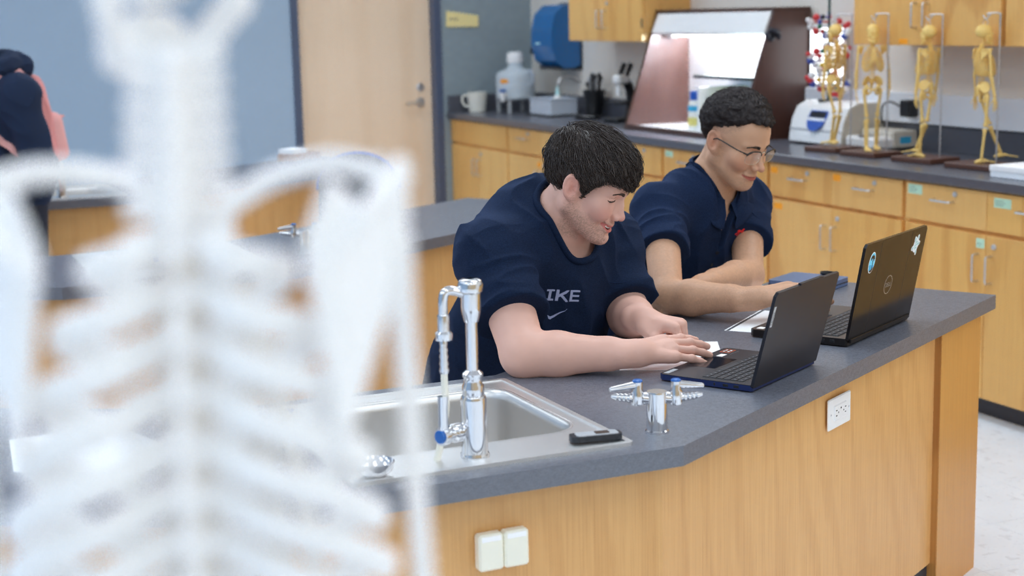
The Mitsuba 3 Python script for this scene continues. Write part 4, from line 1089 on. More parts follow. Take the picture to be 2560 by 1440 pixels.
put(k, 'cord', tube(spline([(-5.65, 4.47, 1.10), (-5.70, 4.45, 1.125), (-5.76, 4.45, 1.11), (-5.81, 4.48, 1.06), (-5.83, 4.50, 1.02)], 40), 0.004, 8), 'black_plastic', True)
k = thing('flat_white_box', 'flat white box at the right end of the visible wall counter', 'box')
Mw = rotz(math.radians(2), (-4.42, 4.13, ZW))
put(k, 'carton', move(cbox((-0.13, -0.12, 0), (0.2, 0.14, 0.042), 0.003), Mw), 'panel_white')
put(k, 'lid', move(cbox((-0.133, -0.123, 0.024), (0.203, 0.143, 0.046), 0.003), Mw), 'paper')
k = thing('pink_model', 'small pinkish anatomical piece on the flat white box', 'model')
put(k, 'piece', move(ball((0.0, 0, 0), (0.06, 0.035, 0.02), 3), Mw @ rotz(0.3, (0.02, 0.0, 0.066))), mat('model_pink', S(226, 178, 170), 0.4), True)
# ------------------------------------------------------------------ model skeletons (unit height 1, feet at z = 0, x = its left, y = forward)
_bone_cache = {}
TH = 1.4
def skull_meshes():
    if 'skull' in _bone_cache:
        return _bone_cache['skull']
    def f(P):
        d = ell(P, (0, -0.010, 0.952), (0.0415, 0.053, 0.043))
        d = smin(d, ell(P, (0, 0.022, 0.918), (0.030, 0.028, 0.030)), 0.016)
        d = smin(d, cap(P, (-0.031, 0.028, 0.917), (-0.036, -0.004, 0.918), 0.0045), 0.004)
        d = smin(d, cap(P, (0.031, 0.028, 0.917), (0.036, -0.004, 0.918), 0.0045), 0.004)
        d = smin(d, cap(P, (-0.02, 0.043, 0.937), (0.02, 0.043, 0.937), 0.0055), 0.006)
        d = smin(d, ell(P, (0, 0.040, 0.897), (0.017, 0.012, 0.009)), 0.008)
        for s in (-1, 1):
            d = smax(d, -ell(P, (s * 0.0155, 0.050, 0.926), (0.0105, 0.016, 0.0095)), 0.003)
            d = smax(d, -ell(P, (s * 0.040, 0.012, 0.926), (0.006, 0.016, 0.011)), 0.004)
        d = smax(d, -ell(P, (0, 0.052, 0.911), (0.0052, 0.014, 0.009)), 0.002)
        d = smax(d, -ell(P, (0, 0.0, 0.895), (0.022, 0.022, 0.014)), 0.006)
        return d
    sk = surface_nets(f, (-0.055, -0.075, 0.87), (0.055, 0.075, 1.005), 0.0020)
    def j(P):
        pts = [(-0.031, -0.002, 0.912), (-0.030, 0.004, 0.890), (-0.020, 0.030, 0.874), (0, 0.045, 0.870), (0.020, 0.030, 0.874), (0.030, 0.004, 0.890), (0.031, -0.002, 0.912)]
        d = chain(P, pts, [0.005, 0.006, 0.0062, 0.0072, 0.0062, 0.006, 0.005], 0.004)
        return smin(d, ell(P, (0, 0.039, 0.881), (0.016, 0.010, 0.006)), 0.004)
    jw = surface_nets(j, (-0.045, -0.02, 0.855), (0.045, 0.065, 0.925), 0.0020)
    _bone_cache['skull'] = (sk, jw)
    return sk, jw

def spine_points():
    zs = np.concatenate([np.linspace(0.872, 0.829, 7), np.linspace(0.820, 0.657, 12), np.linspace(0.640, 0.552, 5)])
    y = np.interp(zs, [0.545, 0.60, 0.66, 0.76, 0.83, 0.872], [-0.028, -0.012, -0.016, -0.038, -0.026, -0.012])
    return np.stack([zs * 0, y, zs], 1)

def vertebra(i, p):
    t = i / 23.0
    r = 0.0095 + 0.0075 * t
    h = 0.0030 if i < 7 else 0.0058 + 0.0018 * max(0.0, t - 0.4)
    body = lathe([(0, -h), (r, -h), (r * 0.9, 0), (r, h), (0, h)], 10, p + [0, 0.004, 0])
    spn = hull((p + [0, -r * 0.9, 0], 0.0034), (p + [0, -r * 1.3 - 0.012, -0.010 if 7 < i < 19 else -0.003], 0.0030))
    tr = hull((p + [-r - 0.009, -r * 0.7, 0.001], 0.0028), (p + [0, -r * 0.7, 0], 0.004), (p + [r + 0.009, -r * 0.7, 0.001], 0.0028))
    return cat(body, spn, tr)

def rib_paths():
    sp = spine_points()
    out = []
    for i in range(12):
        p = sp[7 + i]
        u = i / 11.0
        w = [0.042, 0.056, 0.066, 0.073, 0.078, 0.081, 0.083, 0.083, 0.081, 0.077, 0.070, 0.058][i]
        back = -0.026
        front = [0.028, 0.038, 0.046, 0.052, 0.056, 0.058, 0.058, 0.056, 0.050, 0.042, 0.022, -0.002][i]
        drop = [0.024, 0.034, 0.044, 0.052, 0.058, 0.062, 0.066, 0.066, 0.060, 0.054, 0.044, 0.034][i]
        y0 = p[1] - 0.006
        pts = [np.array([0.010, y0, p[2]]), np.array([w * 0.42, y0 - 0.020, p[2] - drop * 0.08]), np.array([w * 0.83, y0 - 0.012, p[2] - drop * 0.26]), np.array([w, y0 + 0.022, p[2] - drop * 0.52])]
        if i < 11:
            pts += [np.array([w * 0.90, front - 0.010, p[2] - drop * 0.82])]
        if i < 10:
            pts += [np.array([w * 0.62, front + 0.004, p[2] - drop])]
        cart = None
        if i < 10:
            zst = 0.800 - 0.012 * min(i, 6)
            tgt = np.array([0.009, front + 0.012 if i < 7 else front + 0.010, zst if i < 7 else 0.728 - 0.004 * (i - 7)])
            cart = [pts[-1], (pts[-1] * 0.45 + tgt * 0.55) + [0, 0.004, -0.006], tgt]
        out.append((pts, cart))
    return out

def mirror(m):
    m = m.copy(); m.vertices[:, 0] *= -1; m.invert(); return m

def hand_mesh():
    """hanging hand from the wrist at the origin down to -0.108"""
    ms = [hull(((-0.008, 0, -0.006), 0.005), ((0.008, 0, -0.006), 0.005), ((0, 0, -0.015), 0.006))]
    for q in range(5):
        x = -0.012 + 0.006 * q
        L = [0.072, 0.10, 0.106, 0.10, 0.086][q] if q else 0.062
        sx = x * 1.5 + (-0.012 if q == 0 else 0)
        pts = [(x * 0.7, 0, -0.016), (x * 1.1 + (sx - x) * 0.4, 0.002, -0.016 - 0.42 * (L - 0.016)), (sx, 0.006, -0.016 - 0.74 * (L - 0.016)), (sx, 0.012, -L)]
        for a in range(3):
            ms.append(hull((pts[a], 0.0036 - 0.0004 * a), (pts[a + 1], 0.0032 - 0.0004 * a)))
    return cat(*ms)

def foot_mesh():
    """foot from the ankle at the origin, toes forward, sole at -0.036"""
    ms = [hull(((0, -0.032, -0.024), 0.012), ((0, 0.0, -0.008), 0.0125), ((0, 0.03, -0.016), 0.010))]
    for q in range(5):
        x = -0.016 + 0.008 * q
        L = 0.098 - 0.006 * q
        ms.append(hull(((x * 0.5, 0.025, -0.015), 0.0065), ((x, 0.07, -0.026), 0.0046)))
        ms.append(hull(((x, 0.07, -0.026), 0.0048), ((x * 1.1, L, -0.031), 0.0042)))
    return cat(*ms)

def pelvis_mesh():
    if 'pelvis' in _bone_cache:
        return _bone_cache['pelvis']
    def f(P):
        d = None
        for s in (-1, 1):
            n = norm([s * 0.62, -0.55, 0.30])
            c = np.array([s * 0.050, -0.012, 0.560])
            zz = norm(np.cross(n, [0, 1, 0.2])); xx = np.cross(zz, n)
            R = np.stack([xx, zz, n], 1)
            w = ell(P, c, (0.040, 0.046, 0.0055), R)
            w = smin(w, cap(P, (s * 0.045, 0.002, 0.520), (s * 0.052, 0.004, 0.497), 0.015, 0.017), 0.014)
            w = smin(w, cap(P, (s * 0.045, 0.012, 0.505), (s * 0.006, 0.032, 0.490), 0.0085), 0.008)
            w = smin(w, chain(P, [(s * 0.008, 0.032, 0.488), (s * 0.026, 0.016, 0.462), (s * 0.038, -0.008, 0.456), (s * 0.048, -0.006, 0.488)], [0.0075, 0.0075, 0.011, 0.012], 0.006), 0.008)
            d = w if d is None else smin(d, w, 0.006)
        d = smin(d, cap(P, (0, -0.034, 0.560), (0, -0.050, 0.500), 0.019, 0.008), 0.016)
        return d
    m = surface_nets(f, (-0.11, -0.085, 0.43), (0.11, 0.065, 0.625), 0.0026)
    _bone_cache['pelvis'] = m
    return m

def long_bone(a, b, r, ra, rb):
    a, b = np.array(a, float), np.array(b, float)
    t = b - a
    r, ra, rb = r * TH, ra * (0.5 + 0.5 * TH), rb * (0.5 + 0.5 * TH)
    ts = np.array([0, 0.04, 0.1, 0.2, 0.5, 0.8, 0.9, 0.96, 1.0])
    rr = np.array([ra * 0.5, ra, ra * 0.85, r * 1.1, r, r * 1.1, rb * 0.8, rb, rb * 0.55])
    return tube(a + ts[:, None] * t, rr, 10)

def rot_x(m, ang, c):
    M = np.eye(4); M[1:3, 1:3] = [[math.cos(ang), -math.sin(ang)], [math.sin(ang), math.cos(ang)]]
    c = np.array(c, float); M[:3, 3] = c - M[:3, :3] @ c
    return M

def make_skeleton(k, M, bone, cart, hips, knees, big=False, head_turn=0.0, arms=(0.0, 0.0)):
    SX = np.diag([0.79 if big else 1.0, 1, 1, 1])
    def add(name, m, mt=None, sm=True, par=None, lab=None):
        if name in ('clavicle', 'shoulder_blade', 'humerus', 'radius', 'ulna', 'hand'):
            m = move(m, SX)
        return put(par or k, name, move(m, M), mt or bone, sm, label=lab)
    sk, jw = skull_meshes()
    sc_ = 1.0 if big else 1.16
    Mh = rotz(head_turn, (0, 0, 0.888 * (1 - sc_)), sc_)
    s = add('skull', move(sk, Mh))
    add('jaw', move(jw, Mh), par=s)
    sp = spine_points()
    if big:
        for i, p in enumerate(sp):
            add('vertebra', vertebra(i, p), sm=40)
            if i < 23:
                q = (p + sp[i + 1]) / 2 + [0, 0.004, 0]
                r = 0.0085 + 0.007 * i / 23
                add('disc', lathe([(0, -0.0035), (r, -0.0035), (r, 0.0035), (0, 0.0035)], 10, q), 'disc_tan', 40)
    else:
        add('spine', cat(*[vertebra(i, p) for i, p in enumerate(sp)]), sm=40)
    n = 30 if big else 18
    for pts, ct in rib_paths():
        c = spline(pts, n)
        r = np.full(n, 0.0043); r[:3] = 0.0047
        m = tube(c, r, 8, flat=1.35 if big else 1.2, up=(0, 0, 1))
        add('rib', m); add('rib', mirror(m))
        if ct is not None:
            m = tube(spline(ct, 10), 0.0034, 8)
            add('costal_cartilage', m, cart); add('costal_cartilage', mirror(m), cart)
    add('sternum', cat(hull(((-0.012, 0.034, 0.818), 0.004), ((0.012, 0.034, 0.818), 0.004), ((0.007, 0.042, 0.790), 0.004), ((-0.007, 0.042, 0.790), 0.004)), hull(((-0.007, 0.043, 0.788), 0.004), ((0.007, 0.043, 0.788), 0.004), ((0.008, 0.066, 0.722), 0.004), ((-0.008, 0.066, 0.722), 0.004)), hull(((0, 0.066, 0.72), 0.004), ((0, 0.066, 0.698), 0.0025))), sm=40)
    cl = tube(spline([(0.012, 0.038, 0.822), (0.045, 0.040, 0.832), (0.080, 0.010, 0.838), (0.108, -0.008, 0.836)], 16), [0.006] + [0.0045] * 14 + [0.006], 8)
    add('clavicle', cl); add('clavicle', mirror(cl))
    blade = cat(hull(((0.068, -0.054, 0.820), 0.003), ((0.080, -0.048, 0.836), 0.003), ((0.108, -0.022, 0.818), 0.005), ((0.106, -0.030, 0.800), 0.004), ((0.082, -0.058, 0.764), 0.0035)),
                hull(((0.068, -0.058, 0.812), 0.003), ((0.098, -0.048, 0.828), 0.0035)), hull(((0.098, -0.048, 0.828), 0.0035), ((0.118, -0.016, 0.836), 0.006)))
    add('shoulder_blade', blade, sm=50); add('shoulder_blade', mirror(blade), sm=50)
    for side, ar in ((1, arms[0]), (-1, arms[1])):
        sh = np.array([0.114, -0.010, 0.822]); el = np.array([0.128, -0.012, 0.640]); wr = np.array([0.134, 0.006, 0.492])
        Ma = rot_x(None, ar, sh)
        parts = [('humerus', cat(long_bone(sh, el, 0.0068, 0.010, 0.011), ball(sh + [-0.004, 0, 0.002], 0.0125, 2))),
                 ('radius', long_bone(el + [0.007, 0.004, 0], wr + [0.006, 0.003, 0], 0.0045, 0.007, 0.008)),
                 ('ulna', long_bone(el + [-0.006, -0.005, 0.006], wr + [-0.006, 0, 0], 0.0045, 0.009, 0.0055)),
                 ('hand', move(hand_mesh(), rotz(math.pi / 2, wr)))]
        for nme, m in parts:
            m = move(m, Ma)
            add(nme, m if side > 0 else mirror(m), sm=40 if nme == 'hand' else True)
    add('pelvis', pelvis_mesh())
    for side, hp, kn in ((1, hips[0], knees[0]), (-1, hips[1], knees[1])):
        hp0 = np.array([0.056, 0.004, 0.500]); kn0 = np.array([0.046, 0.006, 0.272]); an0 = np.array([0.044, -0.006, 0.040])
        Mhip = rot_x(None, hp, hp0)
        Mkn = Mhip @ rot_x(None, -kn, kn0)
        Man = Mkn @ rot_x(None, kn - hp, an0)
        fem = cat(long_bone(hp0 + [0.012, 0, -0.012], kn0, 0.0078, 0.012, 0.016), ball(hp0 + [-0.004, 0, 0.0], 0.013, 2), hull((hp0, 0.008), (hp0 + [0.014, 0, -0.012], 0.009)))
        tib = long_bone(kn0 + [-0.004, 0, -0.012], an0 + [-0.003, 0, 0.004], 0.0072, 0.0155, 0.010)
        fib = long_bone(kn0 + [0.015, -0.006, -0.026], an0 + [0.012, -0.004, 0.0], 0.004, 0.007, 0.007)
        pat = ball(kn0 + [0, 0.018, 0.004], (0.009, 0.005, 0.010), 2)
        for nme, m, Mx in (('femur', fem, Mhip), ('kneecap', pat, Mhip), ('tibia', tib, Mkn), ('fibula', fib, Mkn), ('foot', move(foot_mesh(), rotz(0, an0 * [1, 1, 0] + [0, 0, an0[2]]) @ np.diag([1.25, 1.25, 1.0, 1.0])), Man)):
            m = move(m, Mx)
            add(nme, m if side > 0 else mirror(m), sm=40 if nme == 'foot' else True)

def stand_and_skeleton(x, y, face_deg, height, label, hips, knees, lift, board, hook_side, head_turn=0.0, board_rot=0.0):
    k = thing('model_skeleton', label, 'skeleton model', 'yellow desk skeletons on the wall counter')
    ang = math.radians(face_deg) - math.pi / 2        # y forward -> world direction face_deg
    bt = 0.022
    M = rotz(ang, (x, y, ZW + bt + lift * height), height)
    make_skeleton(k, M, 'bone_yellow', 'bone_yellow', hips, knees, head_turn=head_turn, arms=(0.06, -0.04))
    Mb = rotz(math.radians(board_rot), (x, y, ZW))
    put(k, 'base', move(cbox((-board[0] / 2, -board[1] / 2, 0), (board[0] / 2, board[1] / 2, bt), 0.004), Mb), 'base_brown', 30)
    top = ZW + bt + (lift + 1.0) * height
    hs = np.array([hook_side[0], hook_side[1], 0.0])
    rx = np.array([x, y, 0]) + hs
    put(k, 'rod', tube(spline([rx + [0, 0, ZW + bt - 0.004], rx + [0, 0, top - 0.02], rx + [0, 0, top + 0.035], rx - hs * 0.06 + [0, 0, top + 0.047], rx - hs * 0.80 + [0, 0, top + 0.047], rx - hs * 0.9 + [0, 0, top + 0.040]], 60), 0.0034, 8), 'satin_metal', True)
    c = np.array([x, y, top + 0.012])
    put(k, 'ring', tube([c + [0.013 * math.cos(t), 0, 0.013 * math.sin(t)] for t in np.linspace(0, 2 * math.pi, 21)], 0.0016, 6), 'satin_metal', True)
    hk = [c + [0, 0, 0.012], c + norm(hs) * 0.008 + [0, 0, 0.018], c + norm(hs) * 0.022 + [0, 0, 0.034]]
    put(k, 'hook', cat(tube(spline(hk, 10), 0.003, 8), tube(spline([c + [0, 0, 0.014], c - norm(hs) * 0.012 + [0, 0, 0.028]], 6), 0.003, 8)), 'satin_metal', True)
    return k
# camera-facing frame for the poses: the counter runs along x
H = 0.535
stand_and_skeleton(-5.79, 4.20, 190, H, 'yellow model skeleton leftmost of four, turned left beside the molecule helix', (-0.16, -0.28), (-0.50, -0.50), 0.0, (0.20, 0.17), (0.06, 0.05), 0.0, 8)
stand_and_skeleton(-5.50, 4.19, -28, H, 'yellow model skeleton second from the left, seen from the front before the balance', (0.08, -0.16), (0.0, -0.10), 0.0, (0.22, 0.17), (0.07, 0.025), 0.0, 4)
stand_and_skeleton(-5.155, 4.20, 192, H, 'yellow model skeleton third from the left, seen from behind and walking left', (0.10, -0.04), (-0.38, -0.20), -0.012, (0.23, 0.17), (0.06, 0.025), 0.0, 5)
stand_and_skeleton(-4.815, 4.20, 72, H, 'yellow model skeleton rightmost of four, facing right in a wide stride', (-0.02, 0.28), (0.02, -0.20), -0.008, (0.24, 0.17), (0.06, 0.02), 0.0, 5)

# the big white skeleton close to the camera
TH = 1.0
k = thing('model_skeleton', 'large white plastic skeleton out of focus in the foreground, seen from behind', 'skeleton model')
HB = 1.50
TZ = 0.232
aw = math.radians(155.8 + 5) - math.pi / 2
MB_ = rotz(aw, (-0.712, 0.158, TZ + 0.0005), HB) @ np.diag([0.695, 0.85, 1.0, 1.0])
make_skeleton(k, MB_, 'bone_white', 'disc_tan', (0.0, 0.0), (0.0, 0.0), big=True, head_turn=math.radians(28), arms=(0.02, -0.02))
put(k, 'base', lathe([(0, 0), (0.13, 0), (0.135, 0.004), (0.135, 0.012), (0.13, 0.016), (0, 0.016)], 36, (-0.712, 0.158, TZ)), 'white_plastic', 30)
put(k, 'rod', move(tube([(0, -0.034, 0.006), (0, -0.034, 0.5)], 0.007, 12), MB_), 'satin_metal', True)
k = thing('low_table', 'low dark topped platform that carries the big white skeleton, below the frame', 'table')
put(k, 'tabletop', cbox((-0.98, -0.22, TZ - 0.038), (-0.44, 0.55, TZ), 0.004), 'laminate', 30)
for x in (-0.94, -0.48):
    for y in (-0.18, 0.51):
        put(k, 'leg', cbox((x - 0.025, y - 0.025, 0), (x + 0.025, y + 0.025, TZ - 0.038), 0.004), 'oak_post', 30)
# ------------------------------------------------------------------ people
def axes(forward_deg, pitch_deg, roll_deg=0.0):
    """columns: left, forward, up of a head or chest whose forward points to forward_deg in plan, nodding down by pitch"""
    a, p, r = math.radians(forward_deg), math.radians(pitch_deg), math.radians(roll_deg)
    F = np.array([math.cos(a) * math.cos(p), math.sin(a) * math.cos(p), -math.sin(p)])
    L = np.array([-math.sin(a), math.cos(a), 0])
    Up = np.cross(F, -L) * -1
    Up = np.cross(F, L)
    if Up[2] < 0:
        Up = -Up
    L2 = L * math.cos(r) + Up * math.sin(r)
    U2 = np.cross(L2, F) * 1.0
    if U2[2] < 0:
        U2 = -U2
    return np.stack([L2, F, U2], 1)

class Head:
    """head-local frame in metres: x to its left, y forward, z up; eyes at z = 0, chin near -0.118, crown near 0.122"""
    def __init__(s, o, R, jaw=1.0, nose=1.0, smile=1.0, opened=0.0, scale=1.0, wide=1.0):
        s.o, s.R, s.jaw, s.nose, s.smile, s.opened, s.k, s.wide = np.array(o, float), R, jaw, nose, smile, opened, scale, wide
    def local(s, P):
        return ((P - f32(s.o)) @ f32(s.R)) / s.k
    def world(s, q):
        return s.o + (np.asarray(q, float) * s.k) @ s.R.T
    def cranium(s, Q):
        d = ell(Q, (0, -0.012, 0.036), (0.0745 * s.wide, 0.097, 0.083))
        return smin(d, ell(Q, (0, 0.030, 0.030), (0.062 * s.wide, 0.060, 0.060)), 0.03)
    def sdf(s, P):
        return near(s.sdf_, P, s.o, 0.165)
    def sdf_(s, P):
        Q = s.local(P)
        j = s.jaw
        X = np.abs(Q[:, 0:1]); Qa = np.concatenate([X, Q[:, 1:]], 1)          # symmetric half
        d = s.cranium(Q)
        d = smin(d, ell(Q, (0, 0.036, -0.034), (0.056 * s.wide, 0.052, 0.072)), 0.028)
        d = smin(d, cap(Qa, (0.050 * j, -0.004, -0.052), (0.016 * j, 0.070, -0.098), 0.019, 0.019), 0.030)
        d = smin(d, cap(Qa, (0.056 * s.wide, -0.004, -0.01), (0.050 * j, -0.004, -0.055), 0.016, 0.017), 0.02)
        d = smin(d, sph(Q, (0, 0.075 + 0.07 * (j - 1.0), -0.100), 0.0195 * (0.9 + 0.1 * j)), 0.016)
        ck = 0.0005 + 0.0025 * s.smile
        d = smin(d, ell(Qa, (0.041, 0.060, -0.030 + 0.002 * s.smile), (0.023, 0.020, 0.021)), 0.022)
        d = smin(d, sph(Qa, (0.036, 0.072, -0.038), 0.014 + ck), 0.016)
        # muzzle
        d = smin(d, ell(Q, (0, 0.076, -0.066), (0.026, 0.021, 0.026)), 0.016)
        # brow
        d = smin(d, cap(Qa, (0.008, 0.089, 0.017), (0.042, 0.074, 0.018), 0.0075, 0.007), 0.014)
        # eye sockets and lids
        d = smax(d, -ell(Qa, (0.031, 0.094, 0.001), (0.017, 0.014, 0.0105)), 0.012)
        d = smin(d, ell(Qa, (0.0315, 0.0735, 0.000), (0.0145, 0.0125, 0.0118)), 0.005)
        # nose
        n = s.nose
        nb = chain(Q, [(0, 0.0875, 0.014), (0, 0.0955, -0.010), (0, 0.1045 + 0.0035 * n, -0.034)], [0.0072, 0.0072, 0.0082], 0.008)
        nb = smin(nb, cap(Qa, (0.004, 0.084, -0.004), (0.0095, 0.092, -0.034), 0.007, 0.0085), 0.010)
        nb = smin(nb, sph(Q, (0, 0.1055 + 0.0040 * n, -0.0365), 0.0088), 0.006)
        nb = smin(nb, ell(Qa, (0.0118, 0.0975 + 0.0015 * n, -0.0400), (0.0078, 0.0115, 0.0080)), 0.004)
        d = smin(d, nb, 0.007)
        d = smax(d, -ell(Qa, (0.0066, 0.1005 + 0.0025 * n, -0.0478), (0.0040, 0.0065, 0.0032)), 0.003)
        # crease around the wing of the nose
        d = smax(d, -cap(Qa, (0.0205, 0.0935, -0.036), (0.0195, 0.0930, -0.046), 0.0009, 0.0009), 0.004)
        # nasolabial fold
        d = smax(d, -cap(Qa, (0.0215, 0.0935, -0.044), (0.0345 + 0.001 * s.smile, 0.077, -0.068), 0.0016, 0.0018) - 0.0, 0.009)
        # lips: the mouth line rises towards the corners with the smile
        up = 0.0045 * s.smile; w = 0.0245 + 0.0035 * s.smile
        zc = -0.0715
        zl = zc + up * (Qa[:, 0] / 0.026) ** 2
        yl = 0.0975 - 7.5 * Qa[:, 0] ** 2 - 400 * Qa[:, 0] ** 3 * 0.2
        Ql = np.stack([Qa[:, 0], Q[:, 1] - yl + 0.09, Q[:, 2] - zl], 1)
        op = s.opened * 0.004
        d = smin(d, ell(Ql, (0, 0.087, 0.0042 + op), (w, 0.0062, 0.0052)), 0.004)
        d = smin(d, ell(Ql, (0, 0.0865, -0.0052 - op), (w * 0.86, 0.0070, 0.0060)), 0.004)
        groove = ell(Ql, (0, 0.0945, 0.0 - 0.2 * op), (w * (0.98 - 0.12 * s.opened), 0.0085 + 1.4 * op, 0.0008 + op * 0.9))
        d = smax(d, -groove, 0.0022)
        d = smax(d, -sph(Qa, (w + 0.002, 0.0835 + 0.0, zc + up * 1.1), 0.0030), 0.005)
        # below the lip
        d = smax(d, -ell(Q, (0, 0.1005, -0.0862), (0.016, 0.007, 0.0035)), 0.007)
        # ear
        er = np.stack([Qa[:, 0] - 0.0745 * s.wide, Qa[:, 1] + 0.008, Qa[:, 2] + 0.008], 1)
        ca, sa = math.cos(0.25), math.sin(0.25)
        E = np.stack([er[:, 0] - 0.35 * -er[:, 1] * 1.0, er[:, 1] * ca + er[:, 2] * sa, -er[:, 1] * sa + er[:, 2] * ca], 1)
        ear = ell(E, (0.004, 0, 0.002), (0.0068, 0.0185, 0.0315))
        ear = smin(ear, ell(E, (0.002, 0.006, -0.024), (0.0055, 0.0095, 0.0115)), 0.006)
        ear = smax(ear, -ell(E, (0.0095, 0.0015, 0.004), (0.0055, 0.0125, 0.0225)), 0.003)
        ear = smin(ear, ell(E, (0.004, -0.004, 0.002), (0.0042, 0.006, 0.016)), 0.003)
        ear = smax(ear, -ell(E, (0.0075, 0.006, -0.003), (0.006, 0.006, 0.0085)), 0.003)
        ear = smin(ear, ell(E, (0.0035, 0.0145, -0.004), (0.0045, 0.0035, 0.006)), 0.003)
        d = smin(d, ear, 0.0045)
        return d * s.k

def hand_sdf(P, wrist, x, z, side, curls, spread=(0, 0, 0, 0), thumb=None, k=1.0, arch=0.0, kf=0.007):
    return (near(lambda q: hand_sdf_(q, wrist, x, z, side, curls, spread, thumb, k, arch, kf)[0], P, np.array(wrist) + norm(x) * 0.08, 0.15 * k),)
def hand_sdf_(P, wrist, x, z, side, curls, spread=(0, 0, 0, 0), thumb=None, k=1.0, arch=0.0, kf=0.007):
    """x: along the fingers, z: back of the hand; side = +1 when the thumb lies towards z x x. curls: per finger (knuckle, middle, tip) bends in degrees"""
    x = norm(x); z = norm(np.asarray(z) - x * np.dot(z, x)); y = np.cross(z, x) * side
    R = np.stack([x, y, z], 1)
    Q = ((P - f32(wrist)) @ f32(R)) / k
    palm = cap(Q, (0.010, 0.016, 0.0), (0.082, 0.028, 0.002 + arch), 0.0175, 0.0135)
    palm = smin(palm, cap(Q, (0.008, -0.010, 0.0), (0.076, -0.030, -0.001), 0.0165, 0.0125), 0.014)
    palm = smin(palm, cap(Q, (0.02, 0.0, 0.001), (0.085, 0.0, 0.004 + arch), 0.0165, 0.0135), 0.014)
    palm = smin(palm, cap(Q, (0.014, 0.022, -0.008), (0.048, 0.034, -0.010), 0.0175, 0.0135), 0.012)
    palm = smin(palm, cap(Q, (-0.03, 0.0, 0.0), (0.012, 0.0, 0.0), 0.0245, 0.0225), 0.018)
    base = [(0.090, 0.0285, 0.003), (0.094, 0.0085, 0.006 + arch), (0.089, -0.0115, 0.004), (0.081, -0.0300, 0.0)]
    lens = [(0.043, 0.026, 0.020), (0.047, 0.029, 0.021), (0.043, 0.027, 0.021), (0.034, 0.021, 0.018)]
    rad = [0.0093, 0.0095, 0.0089, 0.0079]
    out = palm
    info = []
    for i in range(4):
        p = np.array(base[i]); a = 0.0; sp = math.radians(spread[i])
        pts, rr = [p], [rad[i] * 1.08]
        for s_, (L, c) in enumerate(zip(lens[i], curls[i])):
            a += math.radians(c)
            dirv = np.array([math.cos(a) * math.cos(sp), math.cos(a) * math.sin(sp), -math.sin(a)])
            pts.append(pts[-1] + dirv * L); rr.append(rad[i] * (0.98, 0.90, 0.78)[s_])
        fd = chain(Q, pts, rr, 0.003)
        fd = smin(fd, sph(Q, pts[1] + np.array([0, 0, 0.001]), rad[i] * 1.03), 0.004)
        kn = cap(Q, p - [0.018, 0, 0], p, 0.009, rad[i] * 1.05)
        fd = smin(fd, kn, 0.004)
        out = np.minimum(out, smin(palm, fd, kf)) if i else smin(palm, fd, kf)
        info.append((pts, a, rad[i]))
    th = thumb or [(0.018, 0.030, -0.008), (0.050, 0.052, -0.016), (0.080, 0.060, -0.018), (0.104, 0.062, -0.018)]
    td = chain(Q, th, [0.0155, 0.0125, 0.0105, 0.0085], 0.004)
    out = np.minimum(out, smin(palm, td, 0.010))
    return out * k, R, info

def skin_colors(v, head, base, blush, lip, stubble, stub_fn, knuckles=()):
    """one base colour with the redness of cheeks, nose, ears and lips and the dark of stubble, as the skin has it"""
    Q = head.local(f32(v)).astype(float)
    X = np.abs(Q[:, 0])
    n = len(v)
    col = np.tile(np.array(base), (n, 1))
    mott = meshkit.fbm(v * 55, 3, 5)[:, None]
    col = col * (0.96 + 0.08 * mott)
    def blend(c, w):
        nonlocal col
        w = np.clip(w, 0, 1)[:, None]
        col = col * (1 - w) + np.array(c) * w
    g = lambda c, r: np.exp(-((X - c[0]) ** 2 / r[0] ** 2 + (Q[:, 1] - c[1]) ** 2 / r[1] ** 2 + (Q[:, 2] - c[2]) ** 2 / r[2] ** 2))
    blend(blush, 0.55 * g((0.046, 0.07, -0.035), (0.022, 0.03, 0.022)))
    blend(blush, 0.6 * g((0.0, 0.118, -0.04), (0.014, 0.018, 0.014)))
    blend(blush, 0.55 * g((0.082, -0.008, -0.005), (0.016, 0.025, 0.036)))
    nm = meshkit.fbm(v * 420, 2, 9)
    if stubble is not None:
        blend(stubble, stub_fn(Q, X) * np.clip(0.15 + 1.25 * (nm - 0.25), 0, 1))
    # lips
    zl = -0.0715 + 0.0045 * head.smile * (X / 0.026) ** 2
    w = 0.0245 + 0.0035 * head.smile
    op = head.opened * 0.004
    dz = Q[:, 2] - zl
    hgt = np.where(dz > 0, 0.0062 + op, 0.0085 + op) * np.sqrt(np.clip(1 - (X / (w + 0.001)) ** 2, 0, 1))
    blend(lip, (np.clip((hgt - np.abs(dz)) / 0.0014, 0, 1)) * (Q[:, 1] > 0.07))
    yl = 0.0975 - 7.5 * X ** 2 - 80 * X ** 3
    if head.opened:
        blend(S(96, 40, 38), (Q[:, 1] - yl < -0.0035) * (np.abs(dz + 0.2 * op) < op * 1.3) * (X < w * 0.80) * (Q[:, 1] > 0.05))
    return np.clip(col, 0, 1)

def project_to(fn, p, target=0.0, it=4):
    p = p.copy()
    for _ in range(it):
        d = fn(f32(p)) - target
        e = 0.0012
        g = np.stack([fn(f32(p + np.eye(3)[a] * e)) - fn(f32(p - np.eye(3)[a] * e)) for a in range(3)], 1) / (2 * e)
        g = g / np.maximum(np.linalg.norm(g, axis=1, keepdims=True), 1e-6)
        p = p - d[:, None] * g
    return p, g

